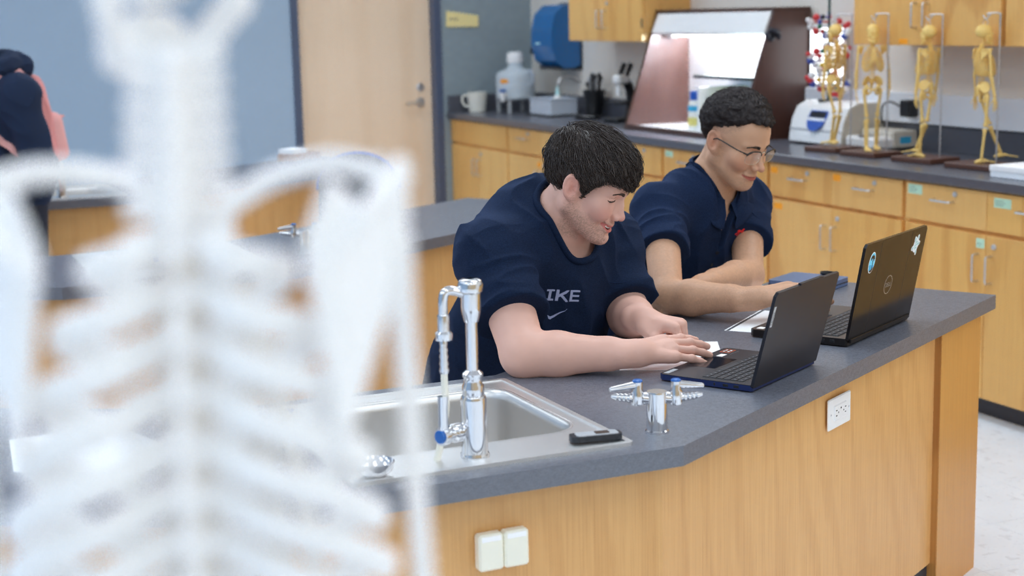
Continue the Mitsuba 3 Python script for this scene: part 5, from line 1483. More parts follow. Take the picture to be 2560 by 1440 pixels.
def strands(paths, radii, sides=3):
    """many strands (n, m, 3) as one mesh"""
    p = np.asarray(paths, float)
    n, m, _ = p.shape
    t = np.gradient(p, axis=1)
    t /= np.linalg.norm(t, axis=2, keepdims=True) + 1e-12
    ref = np.tile([0.31, 0.83, 0.46], (n, m, 1))
    a = np.cross(t, ref); a /= np.linalg.norm(a, axis=2, keepdims=True) + 1e-12
    b = np.cross(t, a)
    ang = np.arange(sides) * 2 * np.pi / sides
    r = np.broadcast_to(radii, (n, m))
    v = p[:, :, None] + r[:, :, None, None] * (np.cos(ang)[None, None, :, None] * a[:, :, None] + np.sin(ang)[None, None, :, None] * b[:, :, None])
    i, j = np.meshgrid(np.arange(m - 1), np.arange(sides), indexing='ij')
    q = np.stack([i * sides + j, i * sides + (j + 1) % sides, (i + 1) * sides + (j + 1) % sides, (i + 1) * sides + j], -1).reshape(-1, 4)
    q = (q[None] + (np.arange(n) * m * sides)[:, None, None]).reshape(-1, 4)
    return TM(v.reshape(-1, 3), np.vstack([q[:, [0, 1, 2]], q[:, [0, 2, 3]]]))

def lash_and_brow(k, hd, browm, smile_slit=0.6, brow_thick=1.0, browtilt=0.0, brow_z=0.0):
    """eye slit, lashes and eyebrows for both eyes, laid on the skin"""
    hk = hd.k
    for s in (-1, 1):
        def onskin(q, lift):
            q = np.atleast_2d(np.asarray(q, float)).copy(); q[:, 0] *= s
            p, g = project_to(hd.sdf, np.array([hd.world(a) for a in q]), 0.0, 5)
            return p + g * lift * hk
        t = np.linspace(-1, 1, 19)
        def arc(z0, bow, w=0.0135):
            return np.stack([0.0315 + w * t, 0.088 - 0.012 * t * t - 0.006 * t, z0 + bow * (1 - t * t) - 0.0014 * t], 1)
        upper = onskin(arc(-0.0026, 0.0030 * smile_slit), 0.0005); lower = onskin(arc(-0.0040, -0.0016 * smile_slit), 0.0003)
        mid = onskin(arc(-0.0033, 0.0006 * smile_slit), 0.0011)
        v = np.vstack([upper, mid, lower]); n = len(t)
        f = []
        for r in (0, 1):
            for i in range(n - 1):
                a_, b_ = r * n + i, (r + 1) * n + i
                f += [(a_, a_ + 1, b_ + 1), (a_, b_ + 1, b_)]
        if s < 0:
            f = [(a, c_, b) for a, b, c_ in f]
        e = put(k, 'eye', TM(v, f), 'eye_dark', True)
        prof = np.interp(t, [-1, -0.6, 0.2, 0.8, 1], [0.0003, 0.0008, 0.0011, 0.0012, 0.0005]) * hk
        put(e, 'lash', tube(onskin(arc(-0.0024, 0.0031 * smile_slit, 0.0142), 0.0006), prof, 6), 'brow_dark', True)
        put(e, 'lid_crease', tube(onskin(arc(0.0036, 0.0026, 0.0125), 0.0001)[1:-1], 0.00045 * hk, 5), 'crease', True)
        r_ = np.random.default_rng(11 + s)
        P0, P1, P2 = [], [], []
        for q in range(170):
            u = r_.uniform(0, 1)
            x = 0.0105 + 0.040 * u
            z = 0.0150 + brow_z + 0.0055 * math.sin(min(1.0, u * 1.25) * math.pi * 0.62) - 0.005 * u * u + browtilt * (u - 0.5) + r_.normal(0, 0.0016 * brow_thick) * (1.1 - 0.75 * u)
            L = 0.0085 * (1 - 0.35 * u)
            d = np.array([0.9, 0.0, 0.36 - 0.72 * u]); d = d / np.linalg.norm(d)
            y = 0.098 - 4.0 * x * x
            p0 = np.array([x, y, z]); P0.append(p0); P1.append(p0 + d * L * 0.5); P2.append(p0 + d * L)
        pa = np.stack([onskin(P0, 0.0001), onskin(P1, 0.0010), onskin(P2, 0.0006)], 1)
        put(k, 'eyebrow', strands(pa, np.array([[0.0006, 0.0005, 0.0002]]) * brow_thick * hk, 4), browm, True)

def fold_noise(P, seed, sx, sy, sz, amp):
    q = np.stack([P[:, 0] * sx, P[:, 1] * sy, P[:, 2] * sz], 1)
    n = meshkit.fbm(q, 2, seed)
    return (1 - np.abs(2 * n - 1)) ** 2 * amp

# ---------------------------------------------------------------- the front man
def merge_regions(fn, regions, rest_lo, rest_hi, rest_h):
    """one surface of fn, finer inside the regions (lo, hi, h)"""
    ms = []
    for lo, hi, h in regions:
        ms.append(surface_nets(lambda P: np.maximum(fn(P), bxs(P, lo, hi)), np.array(lo) - 0.004, np.array(hi) + 0.004, h))
    def coarse(P):
        d = fn(P)
        for lo, hi, h in regions:
            d = np.maximum(d, -(bxs(P, lo, hi) + 0.008))
        return d
    ms.append(surface_nets(coarse, rest_lo, rest_hi, rest_h))
    return cat(*ms)

def man(key, J, hd, chest_r, belly, skin, hand_fns, upper_r, fore_r, neck_r, shirt, hump=0.0):
    """J: joints in world space. Builds the body sdf"""
    sR, sL, eR, eL, wR, wL, nb, pel = [np.array(J[q], float) for q in ('sR', 'sL', 'eR', 'eL', 'wR', 'wL', 'neck', 'pelvis')]
    up = norm(nb - pel); left = norm(sL - sR); front = norm(np.cross(left, up)) * 1.0
    left = np.cross(up, front)
    R = np.stack([left, front, up], 1)
    mid = (sR + sL) / 2
    Lt = np.linalg.norm(nb - pel)
    def torso(P):
        d = ell(P, mid - up * 0.13 * Lt / 0.5 + front * 0.012, (chest_r[0], chest_r[1], 0.20 * Lt / 0.5), R)
        d = smin(d, cap(P, sR - up * 0.012 + left * 0.03, sL - up * 0.012 - left * 0.03, 0.062, 0.062), 0.06)
        d = smin(d, ell(P, pel + up * 0.16 * Lt / 0.5 + front * (0.02 + belly * 0.3), (chest_r[0] * 0.97, chest_r[1] * 1.0 + belly, 0.17), R), 0.08)
        d = smin(d, ell(P, pel + up * 0.02, (0.165, 0.125, 0.12), R), 0.08)
        for s_ in (sR, sL):
            d = smin(d, cap(P, nb + up * 0.02, s_ * 0.72 + nb * 0.28 - up * 0.0, 0.048, 0.048), 0.05)
            d = smin(d, sph(P, s_, upper_r * 1.04), 0.035)
            if hump:
                d = smin(d, cap(P, nb - front * 0.075 - up * 0.03, s_ - front * 0.045 - up * 0.02 - left * 0.05 * np.sign((s_ - nb) @ left), hump, hump * 0.8), 0.05)
        return d
    def neck(P):
        return cap(P, nb - up * 0.02 + front * 0.004, hd.world((0, -0.018, -0.045)), neck_r * 1.08, neck_r)
    def arm(P, s_, e_, w_):
        d = cap(P, s_, e_, upper_r, upper_r * 0.80)
        d = smin(d, cap(P, e_, e_ + (w_ - e_) * 0.30, upper_r * 0.80, fore_r), 0.018)
        d = smin(d, chain(P, [e_ + (w_ - e_) * 0.30, e_ + (w_ - e_) * 0.75, w_], [fore_r, fore_r * 0.74, fore_r * 0.60], 0.012), 0.014)
        return d
    return dict(torso=torso, neck=neck, arm=arm, up=up, left=left, front=front, R=R, mid=mid, sR=sR, sL=sL, eR=eR, eL=eL, wR=wR, wL=wL, nb=nb, pel=pel)

# ------------------------------------------------ man in front
J1 = dict(sR=(-3.236, 1.410, 1.005), sL=(-3.435, 1.800, 0.985), eR=(-3.028, 1.385, 0.823), eL=(-3.290, 1.790, 0.822), wR=(-2.912, 1.600, 0.822), wL=(-3.150, 1.752, 0.842), neck=(-3.305, 1.600, 1.055), pelvis=(-3.53, 1.50, 0.56))
H1 = Head((-3.219, 1.643, 1.166), axes(44, 26, 0), jaw=1.12, nose=1.0, smile=1.6, opened=1.0, scale=1.0, wide=1.03)
p1 = thing('person', 'dark haired young man in a navy T-shirt typing on the front laptop', 'person')
B1 = man(p1, J1, H1, (0.195, 0.135), 0.035, None, None, 0.063, 0.049, 0.060, None, hump=0.075)
hx1 = norm([0.12, 0.98, -0.06]); hz1 = norm([0.15, 0.05, 1.0])
curl1 = [(6, 10, 6), (4, 12, 8), (6, 14, 8), (8, 14, 8)]
RV = np.array([0.413, 0.910, -0.023]); TC = -fwd          # image right and towards the camera
def hR1(P):
    return hand_sdf(P, B1['wR'], norm([-0.10, 0.985, -0.01]), (0.36, 0.02, 0.92), 1, [(5, 8, 5), (6, 9, 6), (7, 9, 6), (7, 9, 6)], spread=(4, 0, -5, -15), thumb=[(0.018, 0.028, -0.008), (0.048, 0.050, -0.016), (0.076, 0.056, -0.022), (0.098, 0.054, -0.026)], k=1.08)[0]
def hL1(P):
    return hand_sdf(P, B1['wL'], norm([0.80, 0.57, -0.10]), (0.10, 0.06, 0.99), -1, [(64, 92, 60), (70, 96, 60), (76, 96, 58), (82, 92, 55)], spread=(3, 0, -2, -4), thumb=[(0.018, 0.034, -0.010), (0.050, 0.050, -0.024), (0.078, 0.044, -0.038), (0.098, 0.026, -0.044)], k=1.06, kf=0.002)[0]
def body1(P):
    d = B1['torso'](P)
    d = smin(d, B1['neck'](P), 0.035)
    d = smin(d, H1.sdf(P), 0.014)
    a = B1['arm'](P, B1['sR'], B1['eR'], B1['wR'])
    a = smin(a, hR1(P), 0.012)
    d = smin(d, a, 0.02)
    b = B1['arm'](P, B1['sL'], B1['eL'], B1['wL'])
    b = smin(b, hL1(P), 0.012)
    return smin(d, b, 0.012)
head_lo, head_hi = H1.o - [0.15, 0.15, 0.155], H1.o + [0.15, 0.15, 0.15]
handR_lo, handR_hi = (-3.01, 1.585, 0.765), (-2.83, 1.835, 0.88)
handL_lo, handL_hi = (-3.19, 1.69, 0.765), (-2.98, 1.92, 0.91)
m = merge_regions(body1, [(head_lo, head_hi, 0.0019), (handR_lo, handR_hi, 0.0021), (handL_lo, handL_hi, 0.0021)], (-3.86, 1.10, 0.42), (-2.86, 2.12, 1.20), 0.0042)
def stub1(Q, X):
    z, y = Q[:, 2], Q[:, 1]
    jaw = np.clip((-0.045 - z + 0.25 * np.clip(0.05 - y, -0.02, 0.06)) / 0.03, 0, 1) * np.clip((y + 0.015) / 0.02, 0, 1) * np.clip((z + 0.135) / 0.02, 0, 1)
    side = np.exp(-((y - 0.008) / 0.016) ** 2) * (np.abs(X - 0.066) < 0.02) * np.clip((0.02 - z) / 0.03, 0, 1) * (z > -0.1)
    must = np.exp(-((z + 0.058) / 0.0065) ** 2) * (y > 0.075) * (X < 0.03)
    return np.clip(0.62 * jaw * (X > 0.012) + 0.3 * jaw + 0.45 * side + 0.35 * must, 0, 0.75)
put(p1, 'body', m, 'skin', color=skin_colors(m.vertices, H1, S(224, 176, 158), S(220, 138, 124), S(204, 118, 110), S(130, 96, 78), stub1))
lash_and_brow(p1, H1, 'brow_dark', 0.45, 1.1)
# teeth in the open smile
tt = []
for x in np.linspace(-0.021, 0.021, 11):
    zz = -0.0715 + 0.0045 * H1.smile * (x / 0.026) ** 2 + 0.0012
    tt.append(ball(H1.world((x, 0.0922 - 7.5 * x * x, zz + 0.0008)), (0.0024, 0.0024, 0.0034), 2))
put(p1, 'teeth', cat(*[cat(t) for t in tt]), 'teeth', True)

# hair of the front man: shell plus combed strands
def hair_region1(Q):
    """positive where the scalp carries hair"""
    x, y, z = Q[:, 0], Q[:, 1], Q[:, 2]
    X = np.abs(x)
    edge = np.interp(y, [-0.12, -0.085, -0.050, -0.034, -0.026, -0.012, 0.004, 0.010, 0.022, 0.030, 0.045, 0.062, 0.080, 0.12],
                     [-0.092, -0.088, -0.076, -0.040, 0.002, 0.022, 0.022, -0.004, -0.016, 0.000, 0.026, 0.040, 0.044, 0.044])
    fringe = np.clip((y - 0.062) / 0.02, 0, 1)
    edge = edge - fringe * 0.014 * np.clip(1 - (X / 0.05) ** 2, 0, 1) + 0.004 * np.sin(x * 260 + 2.0) * fringe
    return z - edge
def hair1(P):
    Q = H1.local(P)
    top = np.clip((Q[:, 2] - 0.0) / 0.10, 0, 1)
    th = 0.005 + 0.009 * top + 0.005 * np.clip((Q[:, 1]) / 0.09, 0, 1) * top - 0.003 * np.clip(-(Q[:, 2] + 0.02) / 0.04, 0, 1)
    d = H1.cranium(Q) - th
    n = meshkit.fbm(np.asarray(Q, float) * [85, 22, 40], 3, 21) - 0.5
    d = d + 0.012 * n
    return smax(d, -hair_region1(Q) * 0.8, 0.006) * H1.k
m = surface_nets(hair1, head_lo - [0.02, 0.02, 0.02], head_hi + [0.02, 0.02, 0.03], 0.0024)
hk = put(p1, 'hair', m, 'hair_brown', color=None)
def comb(hair_fn, hd, roots, crown, steps, step, lift, seed, gravity=0.25, sweep=(0, 0, 0), wave=0.0, free=0.6):
    """strands that start at roots (world) and run away from the crown along the hair's surface"""
    r_ = np.random.default_rng(seed)
    n = len(roots)
    p = roots.copy()
    path = [p.copy()]
    off = np.abs(r_.normal(0, 1, n)) * lift
    jit = r_.normal(0, 0.16, (n, 3))
    ln = r_.uniform(0.55, 1.15, n)[:, None]
    for s in range(steps):
        q = hd.local(f32(p)).astype(float)
        d = q - np.asarray(crown)
        d = d / (np.linalg.norm(d, axis=1, keepdims=True) + 1e-6)
        side = np.clip(np.abs(q[:, 0]) / 0.07, 0, 1)[:, None]
        d = d + np.array([0, 0, -1.0]) * gravity * side + np.asarray(sweep) * (1 - side) + jit + wave * r_.normal(0, 1, (n, 3))
        dw = d @ hd.R.T
        _, g = project_to(hair_fn, p, 0.0, 1)
        dw = dw - g * (dw * g).sum(1, keepdims=True)
        dw = dw / (np.linalg.norm(dw, axis=1, keepdims=True) + 1e-6)
        p = p + dw * step * ln
        u = (s + 1) / steps
        sd = hair_fn(f32(p))
        tgt = off * math.sin(min(1.0, u * 1.4) * math.pi * 0.75)
        p = p - (g * (sd - tgt)[:, None]) * (1.0 if u < free else 0.45)
        path.append(p.copy())
    return np.stack(path, 1)
r_ = np.random.default_rng(5)
q = H1.local(f32(m.vertices))
outer = np.nonzero(hair_region1(q) > 0.002)[0]
def locks(nn, seed, crown, r0, r1, lift, steps=9, step=0.0060):
    rr_ = np.random.default_rng(seed)
    roots = m.vertices[rr_.choice(outer, nn, replace=False)]
    pa = comb(hair1, H1, roots, crown, steps, step, lift, seed + 1, 0.40, (0.12, 0.30, 0))
    e = hair_region1(H1.local(f32(pa[:, -1])))
    pa = pa[e > -0.012]
    ql = np.stack([H1.local(f32(pa[:, a_])) for a_ in range(pa.shape[1])], 1)
    pa = pa[~((np.abs(ql[..., 0]) > 0.066) & (ql[..., 1] < 0.006) & (ql[..., 1] > -0.032) & (ql[..., 2] < 0.016)).any(1)]
    rad = np.linspace(1, 0.10, steps + 1)[None] ** 0.6 * rr_.uniform(r0, r1, (len(pa), 1))
    return strands(pa, rad, 4)
put(hk, 'lock', cat(locks(1500, 5, (0.012, -0.082, 0.085), 0.0010, 0.0021, 0.0030), locks(3000, 6, (0.012, -0.082, 0.085), 0.0004, 0.0008, 0.0042)), 'hair_brown', True, kind='stuff', label='combed dark brown locks')

def shirt_of(B, neck_cut, sleeves, thick, seed, amp, extra_cut=None, loose=0.0):
    """the cloth: torso and upper arms grown by thick with folds, cut at the neckline and the sleeve hems"""
    up, left, front, R = B['up'], B['left'], B['front'], B['R']
    def fn(P):
        t = B['torso'](P) - thick
        loc = ((P - f32(B['mid'])) @ f32(R)).astype(float)
        # folds: long soft ridges that run from the armpits across the chest, plus fine ones
        q = np.stack([loc[:, 0] * 7 + loc[:, 2] * 5, loc[:, 1] * 5, loc[:, 2] * 3 - np.abs(loc[:, 0]) * 6], 1)
        n1 = meshkit.noise(q, seed); r1 = (1 - np.abs(2 * n1 - 1)) ** 3
        q2 = np.stack([loc[:, 0] * 15, loc[:, 1] * 13, loc[:, 2] * 9 + loc[:, 0] * 8], 1)
        n2 = meshkit.noise(q2, seed + 3); r2 = (1 - np.abs(2 * n2 - 1)) ** 2
        fold = amp * (0.9 * r1 + 0.45 * r2)
        t = t - fold
        d = t
        for s_, e_, (t0, fl) in ((B['sR'], B['eR'], sleeves[0]), (B['sL'], B['eL'], sleeves[1])):
            ax = norm(e_ - s_); L = np.linalg.norm(e_ - s_)
            hem = s_ + (e_ - s_) * t0
            a = cap(P, s_, hem + ax * 0.03, B['ur'] * 1.04 + thick * 0.8, B['ur'] * fl + thick)
            along = ((P - f32(s_)) @ f32(ax)).astype(float)
            n3 = meshkit.noise(np.stack([along * 26 + loc[:, 0] * 5, loc[:, 1] * 14, loc[:, 2] * 12], 1), seed + 7)
            a = a - amp * 0.6 * (1 - np.abs(2 * n3 - 1)) ** 3
            a = smax(a, f32(along - L * t0), 0.004)
            d = smin(d, a, 0.030)
            # the hem plane also cuts what the blend pushed past it
        cutp = neck_cut(P)
        d = smax(d, -cutp, 0.004)
        if extra_cut is not None:
            d = smax(d, extra_cut(P), 0.004)
        return d
    return fn
B1['ur'] = 0.063
ncut1 = lambda P: cap(P, B1['nb'] - B1['up'] * 0.02 + B1['front'] * 0.030, H1.world((0, -0.012, -0.030)), 0.083, 0.085)
shirt1 = shirt_of(B1, ncut1, ((0.64, 1.06), (0.84, 1.08)), 0.012, 31, 0.017)
def shirt1b(P):
    return np.maximum(shirt1(P), -((P - f32(B1['pel'])) @ f32(B1['up'])) - 0.02)
m = surface_nets(shirt1b, (-3.90, 1.08, 0.45), (-2.95, 2.14, 1.20), 0.0042)
ks = put(p1, 'shirt', m, 'shirt_navy', True, label='navy crew neck T-shirt')
def neck_loop(B, shirt_fn, r, nseg, s0=0.10, s1=-0.14, off=(0, 0)):
    """points where a tube of radius r about the neck meets the cloth"""
    up, left, front = B['up'], B['left'], B['front']
    axis0 = B['nb'] + front * 0.030
    ax = norm(norm(B['hw'] - axis0))
    L = norm(np.cross(ax, front) * -1); L = left - ax * (left @ ax); L = norm(L); F = np.cross(L, ax) * -1
    F = np.cross(ax, L) if np.cross(ax, L) @ front > 0 else -np.cross(ax, L)
    pts = []
    for a in np.linspace(0, 2 * math.pi, nseg, endpoint=False):
        rd = (math.cos(a) * L + math.sin(a) * F) * r
        ss = np.linspace(s0, s1, 90)
        P = axis0 + rd + ss[:, None] * ax
        d = shirt_fn(f32(P))
        i = np.argmax(d < 0.002) if (d < 0.002).any() else len(ss) - 1
        pts.append(P[i])
    pts = np.array(pts)
    for _ in range(3):
        pts = (np.roll(pts, 1, 0) + 2 * pts + np.roll(pts, -1, 0)) / 4
    return np.vstack([pts, pts[:1]])
B1['hw'] = H1.world((0, -0.012, -0.030))
lp = neck_loop(B1, shirt1, 0.088, 64)
put(ks, 'collar', tube(lp, 0.0085, 8, caps=False, flat=1.0), 'shirt_navy', True, label='ribbed round collar')
# seams and hems of the sleeves
def ring_on(fn, c, ax, r0, nseg=60):
    ax = norm(ax); a = norm(np.cross(ax, [0.3, 0.2, 0.9])); b = np.cross(ax, a)
    P = np.array([c + (math.cos(t) * a + math.sin(t) * b) * r0 for t in np.linspace(0, 2 * math.pi, nseg, endpoint=False)])
    out = []
    for p in P:
        rd = norm(p - c)
        ss = np.linspace(0.02, r0 * 1.6, 60)
        q = c + rd * ss[:, None]
        d = fn(f32(q))
        ins = np.nonzero(d < 0)[0]
        out.append(q[ins[-1]] if len(ins) else p)
    out = np.array(out)
    for _ in range(2):
        out = (np.roll(out, 1, 0) + 2 * out + np.roll(out, -1, 0)) / 4
    return np.vstack([out, out[:1]])
for s_, e_, t0 in ((B1['sR'], B1['eR'], 0.64), (B1['sL'], B1['eL'], 0.84)):
    c = s_ + (e_ - s_) * (t0 - 0.07)
    put(ks, 'hem_seam', tube(ring_on(shirt1, c, e_ - s_, 0.08), 0.0011, 5, caps=False), 'polo_navy', True)
# print on the chest
def decal(mesh, origin, right, upv, dirv, fn, lift=0.0006):
    m = mesh.copy()
    m = m.subdivide_to_size(0.004)if hasattr(m, 'subdivide_to_size') else m
    v = m.vertices
    base = origin + v[:, :1] * right + v[:, 1:2] * upv - dirv * 0.12
    p = base.copy()
    for _ in range(60):
        d = fn(f32(p))
        p = p + dirv * np.clip(d, 0, 0.02)[:, None] * 0.6
    p = p - dirv * (lift + v[:, 2:3])
    return TM(p, m.faces)
dv = -B1['front']
rt = norm(B1['left'] - dv * (B1['left'] @ dv)); uv_ = norm(np.cross(rt, -dv)) ; uv_ = uv_ if uv_[2] > 0 else -uv_
tm = meshkit.text_mesh('IKE', 0.026, 0.0006, bold=True)
w = tm.bounds[1][0] - tm.bounds[0][0]
tm.apply_scale([0.088 / w, 1, 1])
og = np.array([-3.168, 1.530, 0.888])
put(ks, 'print', decal(tm, og, rt, uv_, dv, shirt1), 'logo_grey', True, label='pale grey lettering on the chest')
sw = Polygon([(0.012, -0.034), (0.016, -0.043), (0.022, -0.045), (0.034, -0.0395), (0.062, -0.018), (0.03, -0.036), (0.021, -0.0385), (0.018, -0.0365)])
put(ks, 'emblem', decal(extrude(sw, 0.0005), og, rt, uv_, dv, shirt1), 'logo_grey', True, label='pale grey check emblem on the chest')
# silver necklace and trousers
ch = neck_loop(B1, lambda P: smin(B1['torso'](P), B1['neck'](P), 0.035) - 0.002, 0.082, 60)
put(p1, 'necklace', tube(ch, 0.0007, 6, caps=False), 'silver_chain', True)
def legs(p, B, material, knee_out, shin, seat_z):
    ms = []
    pel, left, front = B['pel'], B['left'], B['front']
    fh = norm([front[0], front[1], 0]); lh = norm([left[0], left[1], 0])
    def f(P):
        d = ell(P, pel - np.array([0, 0, 0.02]), (0.17, 0.145, 0.125), np.stack([lh, fh, [0, 0, 1.0]], 1))
        for s_ in (-1, 1):
            hip = pel + lh * s_ * 0.09 - [0, 0, 0.03]
            kn = hip + fh * 0.40 + lh * s_ * knee_out; kn = np.array([kn[0], kn[1], seat_z + 0.07])
            an = kn - fh * 0.06 + lh * s_ * 0.02; an = np.array([an[0], an[1], 0.09])
            d = smin(d, cap(P, hip, kn, 0.092, 0.066), 0.04)
            d = smin(d, cap(P, kn, an, 0.066, 0.050), 0.02)
        q = np.asarray(P, float)
        return d - 0.006 * (1 - np.abs(2 * meshkit.noise(q * [16, 16, 12], 5) - 1)) ** 2
    lo = pel - [0.75, 0.75, 0]; hi = pel + [0.75, 0.75, 0.16]
    m = surface_nets(f, (lo[0], lo[1], 0.0), (hi[0], hi[1], hi[2]), 0.009)
    put(p, 'trousers', m, material, True)
    for s_ in (-1, 1):
        hip = pel + lh * s_ * 0.09
        kn = hip + fh * 0.34 + lh * s_ * (knee_out + 0.02)
        a = np.array([kn[0], kn[1], 0.0])
        put(p, 'shoe', move(hull(((0, -0.06, 0.045), 0.04), ((0, 0.03, 0.05), 0.042), ((0, 0.15, 0.032), 0.03)), frame(a, -np.cross(fh, [0, 0, 1.0]) * -1, fh, (0, 0, 1)) if False else frame(a, np.cross(fh, [0, 0, 1.0]), fh)), 'dark_plastic', 40)
legs(p1, B1, 'denim_dark', 0.03, 0.4, 0.46)
# ------------------------------------------------ man behind
J2 = dict(sR=(-3.735, 2.130, 1.010), sL=(-3.905, 2.520, 0.995), eR=(-3.452, 1.990, 0.825), eL=(-3.640, 2.360, 0.822), wR=(-3.258, 2.125, 0.838), wL=(-3.470, 2.110, 0.845), neck=(-3.800, 2.320, 1.052), pelvis=(-4.06, 2.14, 0.56))
H2 = Head((-3.706, 2.355, 1.199), axes(19, 23, 0), jaw=1.0, nose=2.4, smile=0.75, opened=0.0, scale=1.025, wide=0.98)
p2 = thing('person', 'curly haired young man with glasses in a navy polo shirt, forearms crossed on the bench', 'person')
B2 = man(p2, J2, H2, (0.185, 0.12), 0.01, None, None, 0.052, 0.046, 0.056, None)
B2['ur'] = 0.052
def hR2(P):
    return hand_sdf(P, B2['wR'], norm([0.40, 0.90, 0.12]), (0.25, -0.05, 0.96), 1, [(14, 18, 10), (16, 20, 12), (20, 22, 12), (24, 24, 14)], spread=(4, 0, -3, -8), k=1.12)[0]
def hL2(P):
    return hand_sdf(P, B2['wL'], norm([0.15, -0.95, -0.1]), (0.0, -0.1, 1.0), -1, [(16, 20, 10)] * 4, k=0.95)[0]
def body2(P):
    d = B2['torso'](P)
    d = smin(d, B2['neck'](P), 0.035)
    d = smin(d, H2.sdf(P), 0.014)
    a = smin(B2['arm'](P, B2['sR'], B2['eR'], B2['wR']), hR2(P), 0.012)
    d = smin(d, a, 0.012)
    b = smin(B2['arm'](P, B2['sL'], B2['eL'], B2['wL']), hL2(P), 0.012)
    return np.minimum(d, b)
head_lo, head_hi = H2.o - [0.15, 0.15, 0.155], H2.o + [0.15, 0.15, 0.15]
h_lo, h_hi = (-3.30, 2.06, 0.765), (-3.08, 2.32, 0.91)
m = merge_regions(body2, [(head_lo, head_hi, 0.0020), (h_lo, h_hi, 0.0024)], (-4.40, 1.80, 0.42), (-3.05, 2.85, 1.22), 0.0044)
def hair_region2(Q):
    x, y, z = Q[:, 0], Q[:, 1], Q[:, 2]
    X = np.abs(x)
    edge = np.interp(y, [-0.12, -0.085, -0.055, -0.035, -0.02, 0.0, 0.03, 0.050, 0.062, 0.075, 0.12],
                     [-0.044, -0.040, -0.024, 0.012, 0.030, 0.040, 0.054, 0.066, 0.076, 0.080, 0.080])
    return z - edge + 0.012 * (meshkit.noise(np.stack([x, y, z], 1) * 95.0, 3) - 0.5)
def stub2(Q, X):
    z, y = Q[:, 2], Q[:, 1]
    fade = np.clip((hair_region2(Q) + 0.032) / 0.034, 0, 1) ** 1.3 * np.clip((0.060 - y) / 0.014, 0, 1)
    side = np.exp(-((y - 0.012) / 0.014) ** 2) * np.clip((0.03 - z) / 0.04, 0, 1) * (z > -0.06)
    jaw = np.clip((-0.06 - z) / 0.03, 0, 1) * np.clip((y + 0.01) / 0.02, 0, 1)
    must = np.exp(-((z + 0.057) / 0.006) ** 2) * (y > 0.075) * (X < 0.028)
    return np.clip(0.85 * fade + 0.3 * side + 0.22 * jaw + 0.25 * must, 0, 0.9)
put(p2, 'body', m, 'skin', color=skin_colors(m.vertices, H2, S(212, 164, 132), S(206, 130, 104), S(184, 98, 84), S(84, 62, 52), stub2))
lash_and_brow(p2, H2, 'hair_black', 0.25, 1.25)
def hair2(P):
    Q = H2.local(P)
    reg = hair_region2(Q)
    frontal = np.clip((Q[:, 1] - 0.03) / 0.06, 0, 1)
    back = np.clip((-Q[:, 1] - 0.02) / 0.06, 0, 1)
    th = 0.001 + (0.021 - 0.011 * back) * np.clip(reg / (0.055 + 0.03 * back), 0, 1) ** 0.8
    th = th * (1 - frontal) + frontal * np.maximum(th, 0.017 * np.clip((reg + 0.012) / 0.014, 0, 1))
    d = H2.cranium(Q) - th
    q = np.asarray(Q, float)
    d = d + 0.011 * (meshkit.fbm(q * 85, 3, 41) - 0.5)
    return smax(d, -reg * 0.8, 0.008) * H2.k
m = surface_nets(hair2, head_lo - [0.02] * 3, head_hi + [0.02, 0.02, 0.04], 0.0024)
hk = put(p2, 'hair', m, 'hair_black', True)
r_ = np.random.default_rng(8)
roots = m.vertices[r_.choice(len(m.vertices), 5200)]
_, g = project_to(hair2, roots, 0.0, 1)
n, mm = len(roots), 9
t1 = norm_rows = np.cross(g, r_.normal(size=(n, 3))); t1 /= np.linalg.norm(t1, axis=1, keepdims=True) + 1e-9
t2 = np.cross(g, t1)
ph = r_.uniform(0, 6.28, (n, 1)); rr = r_.uniform(0.0014, 0.0028, (n, 1)); ht = r_.uniform(0.001, 0.0045, (n, 1))
s = np.linspace(0, 1, mm)[None]
an = ph + s * r_.uniform(4.5, 8.0, (n, 1))
pa = roots[:, None] + (rr * (np.cos(an) - np.cos(ph)))[..., None] * t1[:, None] + (rr * (np.sin(an) - np.sin(ph)))[..., None] * t2[:, None] + (ht * s - 0.001)[..., None] * g[:, None]
put(hk, 'curl', strands(pa, np.linspace(1, 0.5, mm)[None] * r_.uniform(0.0004, 0.0007, (n, 1)), 3), 'hair_black', True, kind='stuff', label='short tight black curls')
# polo shirt
ncut2 = lambda P: cap(P, B2['nb'] - B2['up'] * 0.01 + B2['front'] * 0.026, H2.world((0, -0.012, -0.030)), 0.074, 0.078)
fr2, lf2, up2 = B2['front'], B2['left'], B2['up']
def vcut(P):
    q = (P - f32(B2['nb'] + fr2 * 0.05)) @ f32(np.stack([lf2, fr2, up2], 1))
    # a narrow V that opens from the second button up to the collar
    return np.maximum(np.maximum(np.abs(q[:, 0] + 0.032) - np.clip((q[:, 2] + 0.105) * 0.36, -1, 0.05), -q[:, 1] - 0.01), q[:, 2] - 0.2)
shirt2a = shirt_of(B2, ncut2, ((0.50, 1.10), (0.58, 1.10)), 0.011, 77, 0.015)
def shirt2(P):
    d = shirt2a(P)
    d = smax(d, -vcut(P), 0.002)
    return np.maximum(d, -((P - f32(B2['pel'])) @ f32(B2['up'])) - 0.02)
m = surface_nets(shirt2, (-4.42, 1.80, 0.45), (-3.40, 2.86, 1.20), 0.0040)
ks = put(p2, 'shirt', m, 'polo_navy', True, label='navy polo shirt')
for s_, e_, t0 in ((B2['sR'], B2['eR'], 0.50), (B2['sL'], B2['eL'], 0.58)):
    c = s_ + (e_ - s_) * (t0 - 0.10)
    put(ks, 'sleeve_band', tube(ring_on(shirt2a, c, e_ - s_, 0.08), 0.0016, 6, caps=False), 'polo_navy', True)
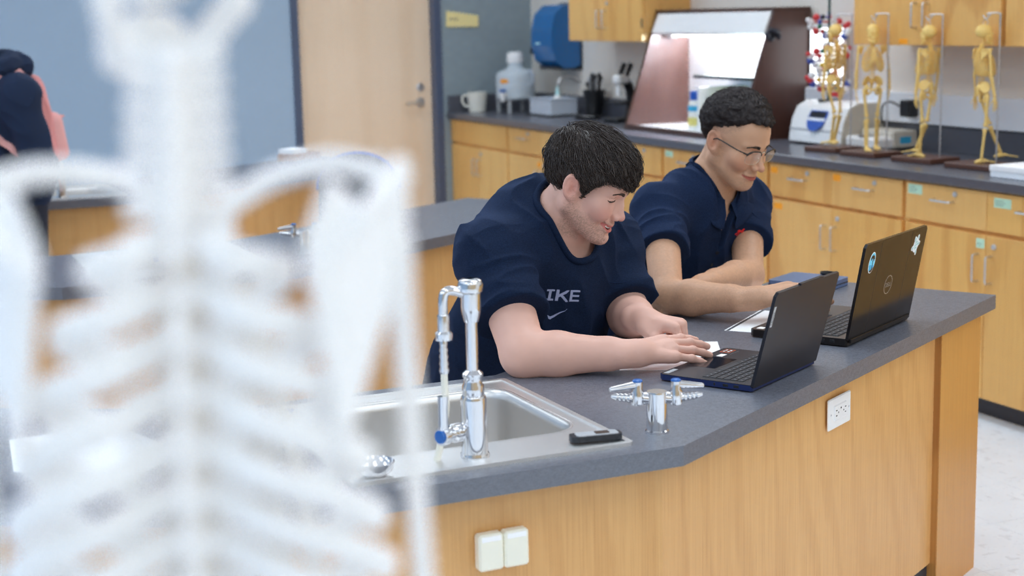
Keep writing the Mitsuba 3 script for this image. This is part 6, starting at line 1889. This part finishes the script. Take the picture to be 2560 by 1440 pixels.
# collar: a folded band around the neck, open at the front
B2['hw'] = H2.world((0, -0.012, -0.030))
axis0 = B2['nb'] + fr2 * 0.026; ax = norm(B2['hw'] - axis0)
Lx = norm(lf2 - ax * (lf2 @ ax)); Fx = np.cross(ax, Lx); Fx = Fx if Fx @ fr2 > 0 else -Fx
rows = []
th = np.linspace(-math.pi * 0.5 + 0.30 - math.pi * 0.0, math.pi * 1.5 - 0.30, 60)
for a in th:
    u = (a + math.pi * 0.5) / (2 * math.pi)                  # 0 .. 1 around, open at the front
    a2 = a + math.pi + 0.32                                   # so that the gap faces forward, a little to his right
    rd = math.cos(a2) * Lx + math.sin(a2) * Fx
    fwd_ = max(0.0, math.sin(a2 - 0.32))                            # towards the front
    drop = 0.010 * fwd_
    gap = 0.010 * fwd_
    back_ = max(0.0, -math.sin(a2 - 0.32))
    top = 0.046 + 0.012 * back_ - 0.056 * fwd_
    prof = [(0.0640, top - 0.034), (0.0640, top - 0.002), (0.0665, top + 0.003), (0.0715, top + 0.001), (0.080 + gap, top - 0.020), (0.092 + gap, top - 0.044), (0.100 + gap, top - 0.060 + 0.012 * fwd_), (0.097 + gap, top - 0.060 + 0.012 * fwd_), (0.087 + gap, top - 0.040), (0.0745, top - 0.016)]
    rows.append([axis0 + rd * r + ax * z for r, z in prof])
v = np.array(rows); nr, npf = v.shape[:2]
i, j = np.meshgrid(np.arange(nr - 1), np.arange(npf), indexing='ij')
q = np.stack([i * npf + j, (i + 1) * npf + j, (i + 1) * npf + (j + 1) % npf, i * npf + (j + 1) % npf], -1).reshape(-1, 4)
cm = TM(v.reshape(-1, 3), np.vstack([q[:, [0, 1, 2]], q[:, [0, 2, 3]]]))
# the stand hugs the neck, the leaves lie on the cloth
vv = cm.vertices.copy()
clear = np.tile([0.003, 0.0035, 0.006, 0.0085, 0.0095, 0.0095, 0.0095, 0.0045, 0.0045, 0.0045], nr)
nk = lambda P: np.minimum(smin(B2['torso'](P), B2['neck'](P), 0.035), shirt2a(P))
for _ in range(16):
    d = nk(f32(vv)); e = 0.003
    gg = np.stack([nk(f32(vv + np.eye(3)[a] * e)) - nk(f32(vv - np.eye(3)[a] * e)) for a in range(3)], 1)
    gg /= np.linalg.norm(gg, axis=1, keepdims=True) + 1e-9
    vv = vv + gg * np.clip(clear - d, 0, 0.008)[:, None]
g3 = vv.reshape(nr, npf, 3)
for _ in range(4):
    g3[1:-1] = (g3[:-2] + 2 * g3[1:-1] + g3[2:]) / 4
vv = g3.reshape(-1, 3)
put(ks, 'collar', TM(vv, cm.faces), 'polo_navy', True, label='folded polo collar')
dv = -fr2
rt = norm(lf2 - dv * (lf2 @ dv)); uv_ = np.cross(rt, fr2); uv_ = uv_ if uv_[2] > 0 else -uv_
og = B2['nb'] + fr2 * 0.05
for zz in (-0.112, -0.150):
    bp = decal(extrude(Point(-0.034, zz).buffer(0.0052, quad_segs=6), 0.0012), og, rt, uv_, dv, shirt2a)
    put(ks, 'button', bp, 'dark_plastic', True)
camel = unary_union([LineString(p_).buffer(w_) for p_, w_ in (([(-0.008, 0.002), (0.008, 0.004)], 0.0028), ([(0.0, 0.004), (0.001, 0.011)], 0.0022), ([(0.008, 0.004), (0.011, 0.010), (0.014, 0.0105)], 0.0014), ([(-0.007, 0.001), (-0.009, -0.006), (-0.013, -0.0105)], 0.0012), ([(-0.004, 0.001), (-0.003, -0.007), (-0.006, -0.0115)], 0.0012), ([(0.005, 0.002), (0.003, -0.006), (0.007, -0.0115)], 0.0012), ([(0.007, 0.003), (0.010, -0.004), (0.014, -0.009)], 0.0012), ([(-0.008, 0.002), (-0.011, 0.0)], 0.0009))])
put(ks, 'emblem', decal(move(extrude(camel, 0.0005), rotz(-0.2, (0.050, -0.052, 0), 1.15)), og, rt, uv_, dv, shirt2a), 'logo_red', True, label='small red rider emblem on the chest')
legs(p2, B2, 'denim', 0.03, 0.4, 0.46)
# glasses
gk = put(p2, 'glasses', tube(np.array([H2.world((x, 0.1065 - 0.0002, 0.006 + 0.0035 * math.cos(x / 0.009 * 1.5))) for x in np.linspace(-0.0085, 0.0085, 9)]), 0.0010, 8), 'glass_gold', True, label='thin dark browline glasses')
for s_ in (-1, 1):
    def rimpt(a, push=0.0):
        cx, cz = 0.0345, -0.004
        ca, sa = math.cos(a), math.sin(a)
        rx = 0.0270; rz = 0.0225 if sa < 0 else 0.0170
        ex = abs(ca) ** 0.75 * math.copysign(1, ca); ez = abs(sa) ** 0.75 * math.copysign(1, sa)
        x = cx + rx * ex; z = cz + rz * ez
        y = 0.1060 - 0.20 * max(0.0, x - 0.02) + 0.12 * (z) + push
        return H2.world((x * s_, y, z))
    A = np.linspace(0, 2 * math.pi, 49)
    put(gk, 'rim', tube(np.array([rimpt(a) for a in A]), 0.00075, 6, caps=False), 'glass_gold', True)
    put(gk, 'brow_bar', tube(np.array([rimpt(a) for a in np.linspace(0.12, math.pi - 0.12, 24)]), 0.0017, 8), 'glass_frame', True)
    ring_ = np.array([rimpt(a) for a in A[:-1]]); c_ = ring_.mean(0)
    v = np.vstack([ring_, c_]); f = [(i, (i + 1) % 48, 48) for i in range(48)]
    put(gk, 'lens', TM(v, f), 'lens_glass', False)
    hinge = H2.world((s_ * 0.0590, 0.0985, 0.004))
    put(gk, 'temple', tube(spline([rimpt(0.35), hinge, H2.world((s_ * 0.0725 * H2.wide, 0.070, 0.0055)), H2.world((s_ * 0.0800 * H2.wide, 0.012, 0.008)), H2.world((s_ * 0.0800 * H2.wide, -0.004, 0.004)), H2.world((s_ * 0.079 * H2.wide, -0.022, -0.014))], 30), 0.0016, 8), 'glass_frame', True)
    put(gk, 'nose_pad', ball(H2.world((s_ * 0.0115, 0.1010, -0.010)), 0.0022, 2), 'glass_gold', True)

# ------------------------------------------------ the girl at the left edge
p3 = thing('person', 'person in a dark navy hoodie at the left edge, carrying a pink backpack', 'person')
H3 = Head((-6.845, 0.645, 1.450), axes(-60, 8, 0), jaw=0.9, nose=0.9, smile=0.4, opened=0.0, scale=0.95, wide=0.96)
J3 = dict(sR=(-7.048, 0.595, 1.275), sL=(-6.738, 0.820, 1.265), eR=(-6.998, 0.445, 0.990), eL=(-6.708, 0.875, 0.960), wR=(-6.818, 0.375, 0.860), wL=(-6.638, 0.695, 0.830), neck=(-6.888, 0.710, 1.325), pelvis=(-6.948, 0.785, 0.860))
B3 = man(p3, J3, H3, (0.155, 0.11), 0.0, None, None, 0.046, 0.040, 0.048, None)
def hands3(P):
    a = hand_sdf(P, B3['wR'], norm([0.5, -0.85, -0.2]), (0.3, 0.1, 0.95), 1, [(15, 20, 10)] * 4, k=0.88)[0]
    b = hand_sdf(P, B3['wL'], norm([0.3, -0.9, -0.2]), (0.3, 0.1, 0.95), -1, [(15, 20, 10)] * 4, k=0.88)[0]
    return np.minimum(a, b)
def body3(P):
    d = smin(B3['torso'](P), B3['neck'](P), 0.03)
    d = smin(d, H3.sdf(P), 0.012)
    d = np.minimum(d, B3['arm'](P, B3['sR'], B3['eR'], B3['wR']))
    d = np.minimum(d, B3['arm'](P, B3['sL'], B3['eL'], B3['wL']))
    return smin(d, hands3(P), 0.01)
m = surface_nets(body3, (-7.33, 0.10, 0.63), (-6.43, 1.05, 1.65), 0.0048)
put(p3, 'body', m, 'skin', color=skin_colors(m.vertices, H3, S(228, 180, 158), S(220, 140, 128), S(200, 112, 106), None, None))
def hair3(P):
    Q = H3.local(P)
    d = H3.cranium(Q) - 0.010
    d = smin(d, ell(Q, (0, -0.105, 0.055), (0.038, 0.036, 0.042)), 0.012)
    q = np.asarray(Q, float)
    d = d + 0.006 * (meshkit.fbm(q * [60, 25, 40], 3, 4) - 0.5)
    reg = np.where(Q[:, 1] > 0.03, Q[:, 2] - 0.06, Q[:, 2] + 0.05)
    return smax(d, -reg, 0.006) * H3.k
put(p3, 'hair', surface_nets(hair3, H3.o - 0.2, H3.o + 0.2, 0.005), 'hair_auburn', True)
def hoodie(P):
    d = B3['torso'](P) - 0.024
    for s_, e_, w_ in ((B3['sR'], B3['eR'], B3['wR']), (B3['sL'], B3['eL'], B3['wL'])):
        a = chain(P, [s_, e_, e_ + (w_ - e_) * 0.95], [0.074, 0.066, 0.050], 0.02)
        d = smin(d, a, 0.03)
    q = np.asarray(P, float)
    n = meshkit.noise(q * [13, 13, 8] + q[:, ::-1] * 5, 12)
    d = d - 0.012 * (1 - np.abs(2 * n - 1)) ** 3
    d = smax(d, -cap(P, B3['nb'], H3.world((0, 0, -0.02)), 0.062, 0.07), 0.006)
    return d
hk = put(p3, 'hoodie', surface_nets(hoodie, (-7.38, 0.10, 0.58), (-6.46, 1.10, 1.46), 0.0055), 'hoodie_navy', True, label='dark navy hoodie')
def hood(P):
    up, left, front = B3['up'], B3['left'], B3['front']
    c = B3['nb'] + up * 0.035
    q = (P - f32(c)) @ f32(np.stack([left, front, up], 1))
    q = q.astype(float)
    r = np.sqrt(q[:, 0] ** 2 + (q[:, 1]) ** 2)
    d1 = np.sqrt((r - 0.108) ** 2 + ((q[:, 2] - 0.026) * 1.0) ** 2) - 0.042
    d2 = ell(P, c - front * 0.125 + up * 0.0, (0.135, 0.070, 0.065), np.stack([left, front, up], 1))
    n = meshkit.noise(q * 26, 8)
    return smin(f32(d1), d2, 0.02) - 0.008 * (1 - np.abs(2 * n - 1)) ** 2
put(hk, 'hood', surface_nets(hood, B3['nb'] - 0.3, B3['nb'] + 0.3, 0.005), 'hoodie_navy', True, label='bunched hood')
legs3 = []
def trous3(P):
    d = None
    for s_ in (-1, 1):
        hip = B3['pel'] + B3['left'] * 0.085 * s_
        kn = np.array([hip[0], hip[1], 0.48]); an = np.array([hip[0], hip[1], 0.06])
        c = smin(cap(P, hip, kn, 0.09, 0.062), cap(P, kn, an, 0.062, 0.045), 0.02)
        d = c if d is None else np.minimum(d, c)
    return smin(d, ell(P, B3['pel'], (0.16, 0.115, 0.11), B3['R']), 0.04)
put(p3, 'trousers', surface_nets(trous3, (-7.3, 0.42, 0.0), (-6.6, 1.1, 1.0), 0.010), 'denim_dark', True)
fh = norm([B3['front'][0], B3['front'][1], 0])
for s_ in (-1, 1):
    hip = B3['pel'] + B3['left'] * 0.085 * s_
    put(p3, 'shoe', move(hull(((0, -0.05, 0.04), 0.036), ((0, 0.03, 0.045), 0.038), ((0, 0.14, 0.03), 0.028)), frame((hip[0], hip[1], 0), np.cross(fh, [0, 0, 1.0]), fh)), 'dark_plastic', 40)
# backpack
kb = thing('backpack', 'pink fabric backpack worn by the person at the left edge', 'backpack')
up, left, front = B3['up'], B3['left'], B3['front']
bc = B3['mid'] - front * 0.165 - up * 0.16
Rb = np.stack([left, front, up], 1)
def pack(P):
    q = (P - f32(bc)) @ f32(Rb)
    h = f32([0.125, 0.075, 0.200])
    k_ = np.abs(q) - (h - 0.07)
    d = np.linalg.norm(np.maximum(k_, 0), axis=1) + np.minimum(k_.max(1), 0) - 0.07
    qq = np.asarray(q, float)
    n = meshkit.noise(qq * [22, 22, 7], 17)
    return d - 0.012 * (1 - np.abs(2 * n - 1)) ** 2
put(kb, 'bag', surface_nets(pack, bc - 0.34, bc + 0.34, 0.006), 'pink_fabric', True)
pk = bc - front * 0.075 - up * 0.09
def pocket(P):
    q = (P - f32(pk)) @ f32(Rb)
    k_ = np.abs(q) - f32([0.08, 0.01, 0.07])
    return np.linalg.norm(np.maximum(k_, 0), axis=1) + np.minimum(k_.max(1), 0) - 0.04
put(kb, 'front_pocket', surface_nets(pocket, pk - 0.2, pk + 0.2, 0.006), 'pink_light', True)
put(kb, 'pocket_flap', tube(spline([pk + left * x - front * (0.052 - 2.2 * x * x * 0.5) + up * (0.085 + 0.0 * x) for x in np.linspace(-0.11, 0.11, 9)], 24), 0.012, 8, flat=0.5), 'pink_light', True)
for s_ in (-1, 1):
    sh = B3['sL'] if s_ > 0 else B3['sR']
    base = sh * 0.72 + B3['nb'] * 0.28
    pth = [base - front * 0.14 - up * 0.02, base - front * 0.05 + up * 0.075, base + front * 0.04 + up * 0.07, base + front * 0.135 - up * 0.01, base + front * 0.155 - up * 0.12 + left * s_ * 0.02, base + front * 0.09 - up * 0.22 + left * s_ * 0.045, base - front * 0.06 - up * 0.30 + left * s_ * 0.06]
    c = spline(pth, 60)
    p_, g_ = project_to(hoodie, c[5:50], 0.004, 3)
    c[5:50] = p_
    put(kb, 'strap', tube(c, 0.026, 8, flat=0.22, up=left), 'pink_light', True)
put(kb, 'dangling_strap', tube(spline([bc - up * 0.16 + left * 0.14 + front * 0.03, bc - up * 0.22 + left * 0.155 + front * 0.02, bc - up * 0.30 + left * 0.15 + front * 0.02], 12), 0.007, 6, flat=0.4), 'pink_light', True)
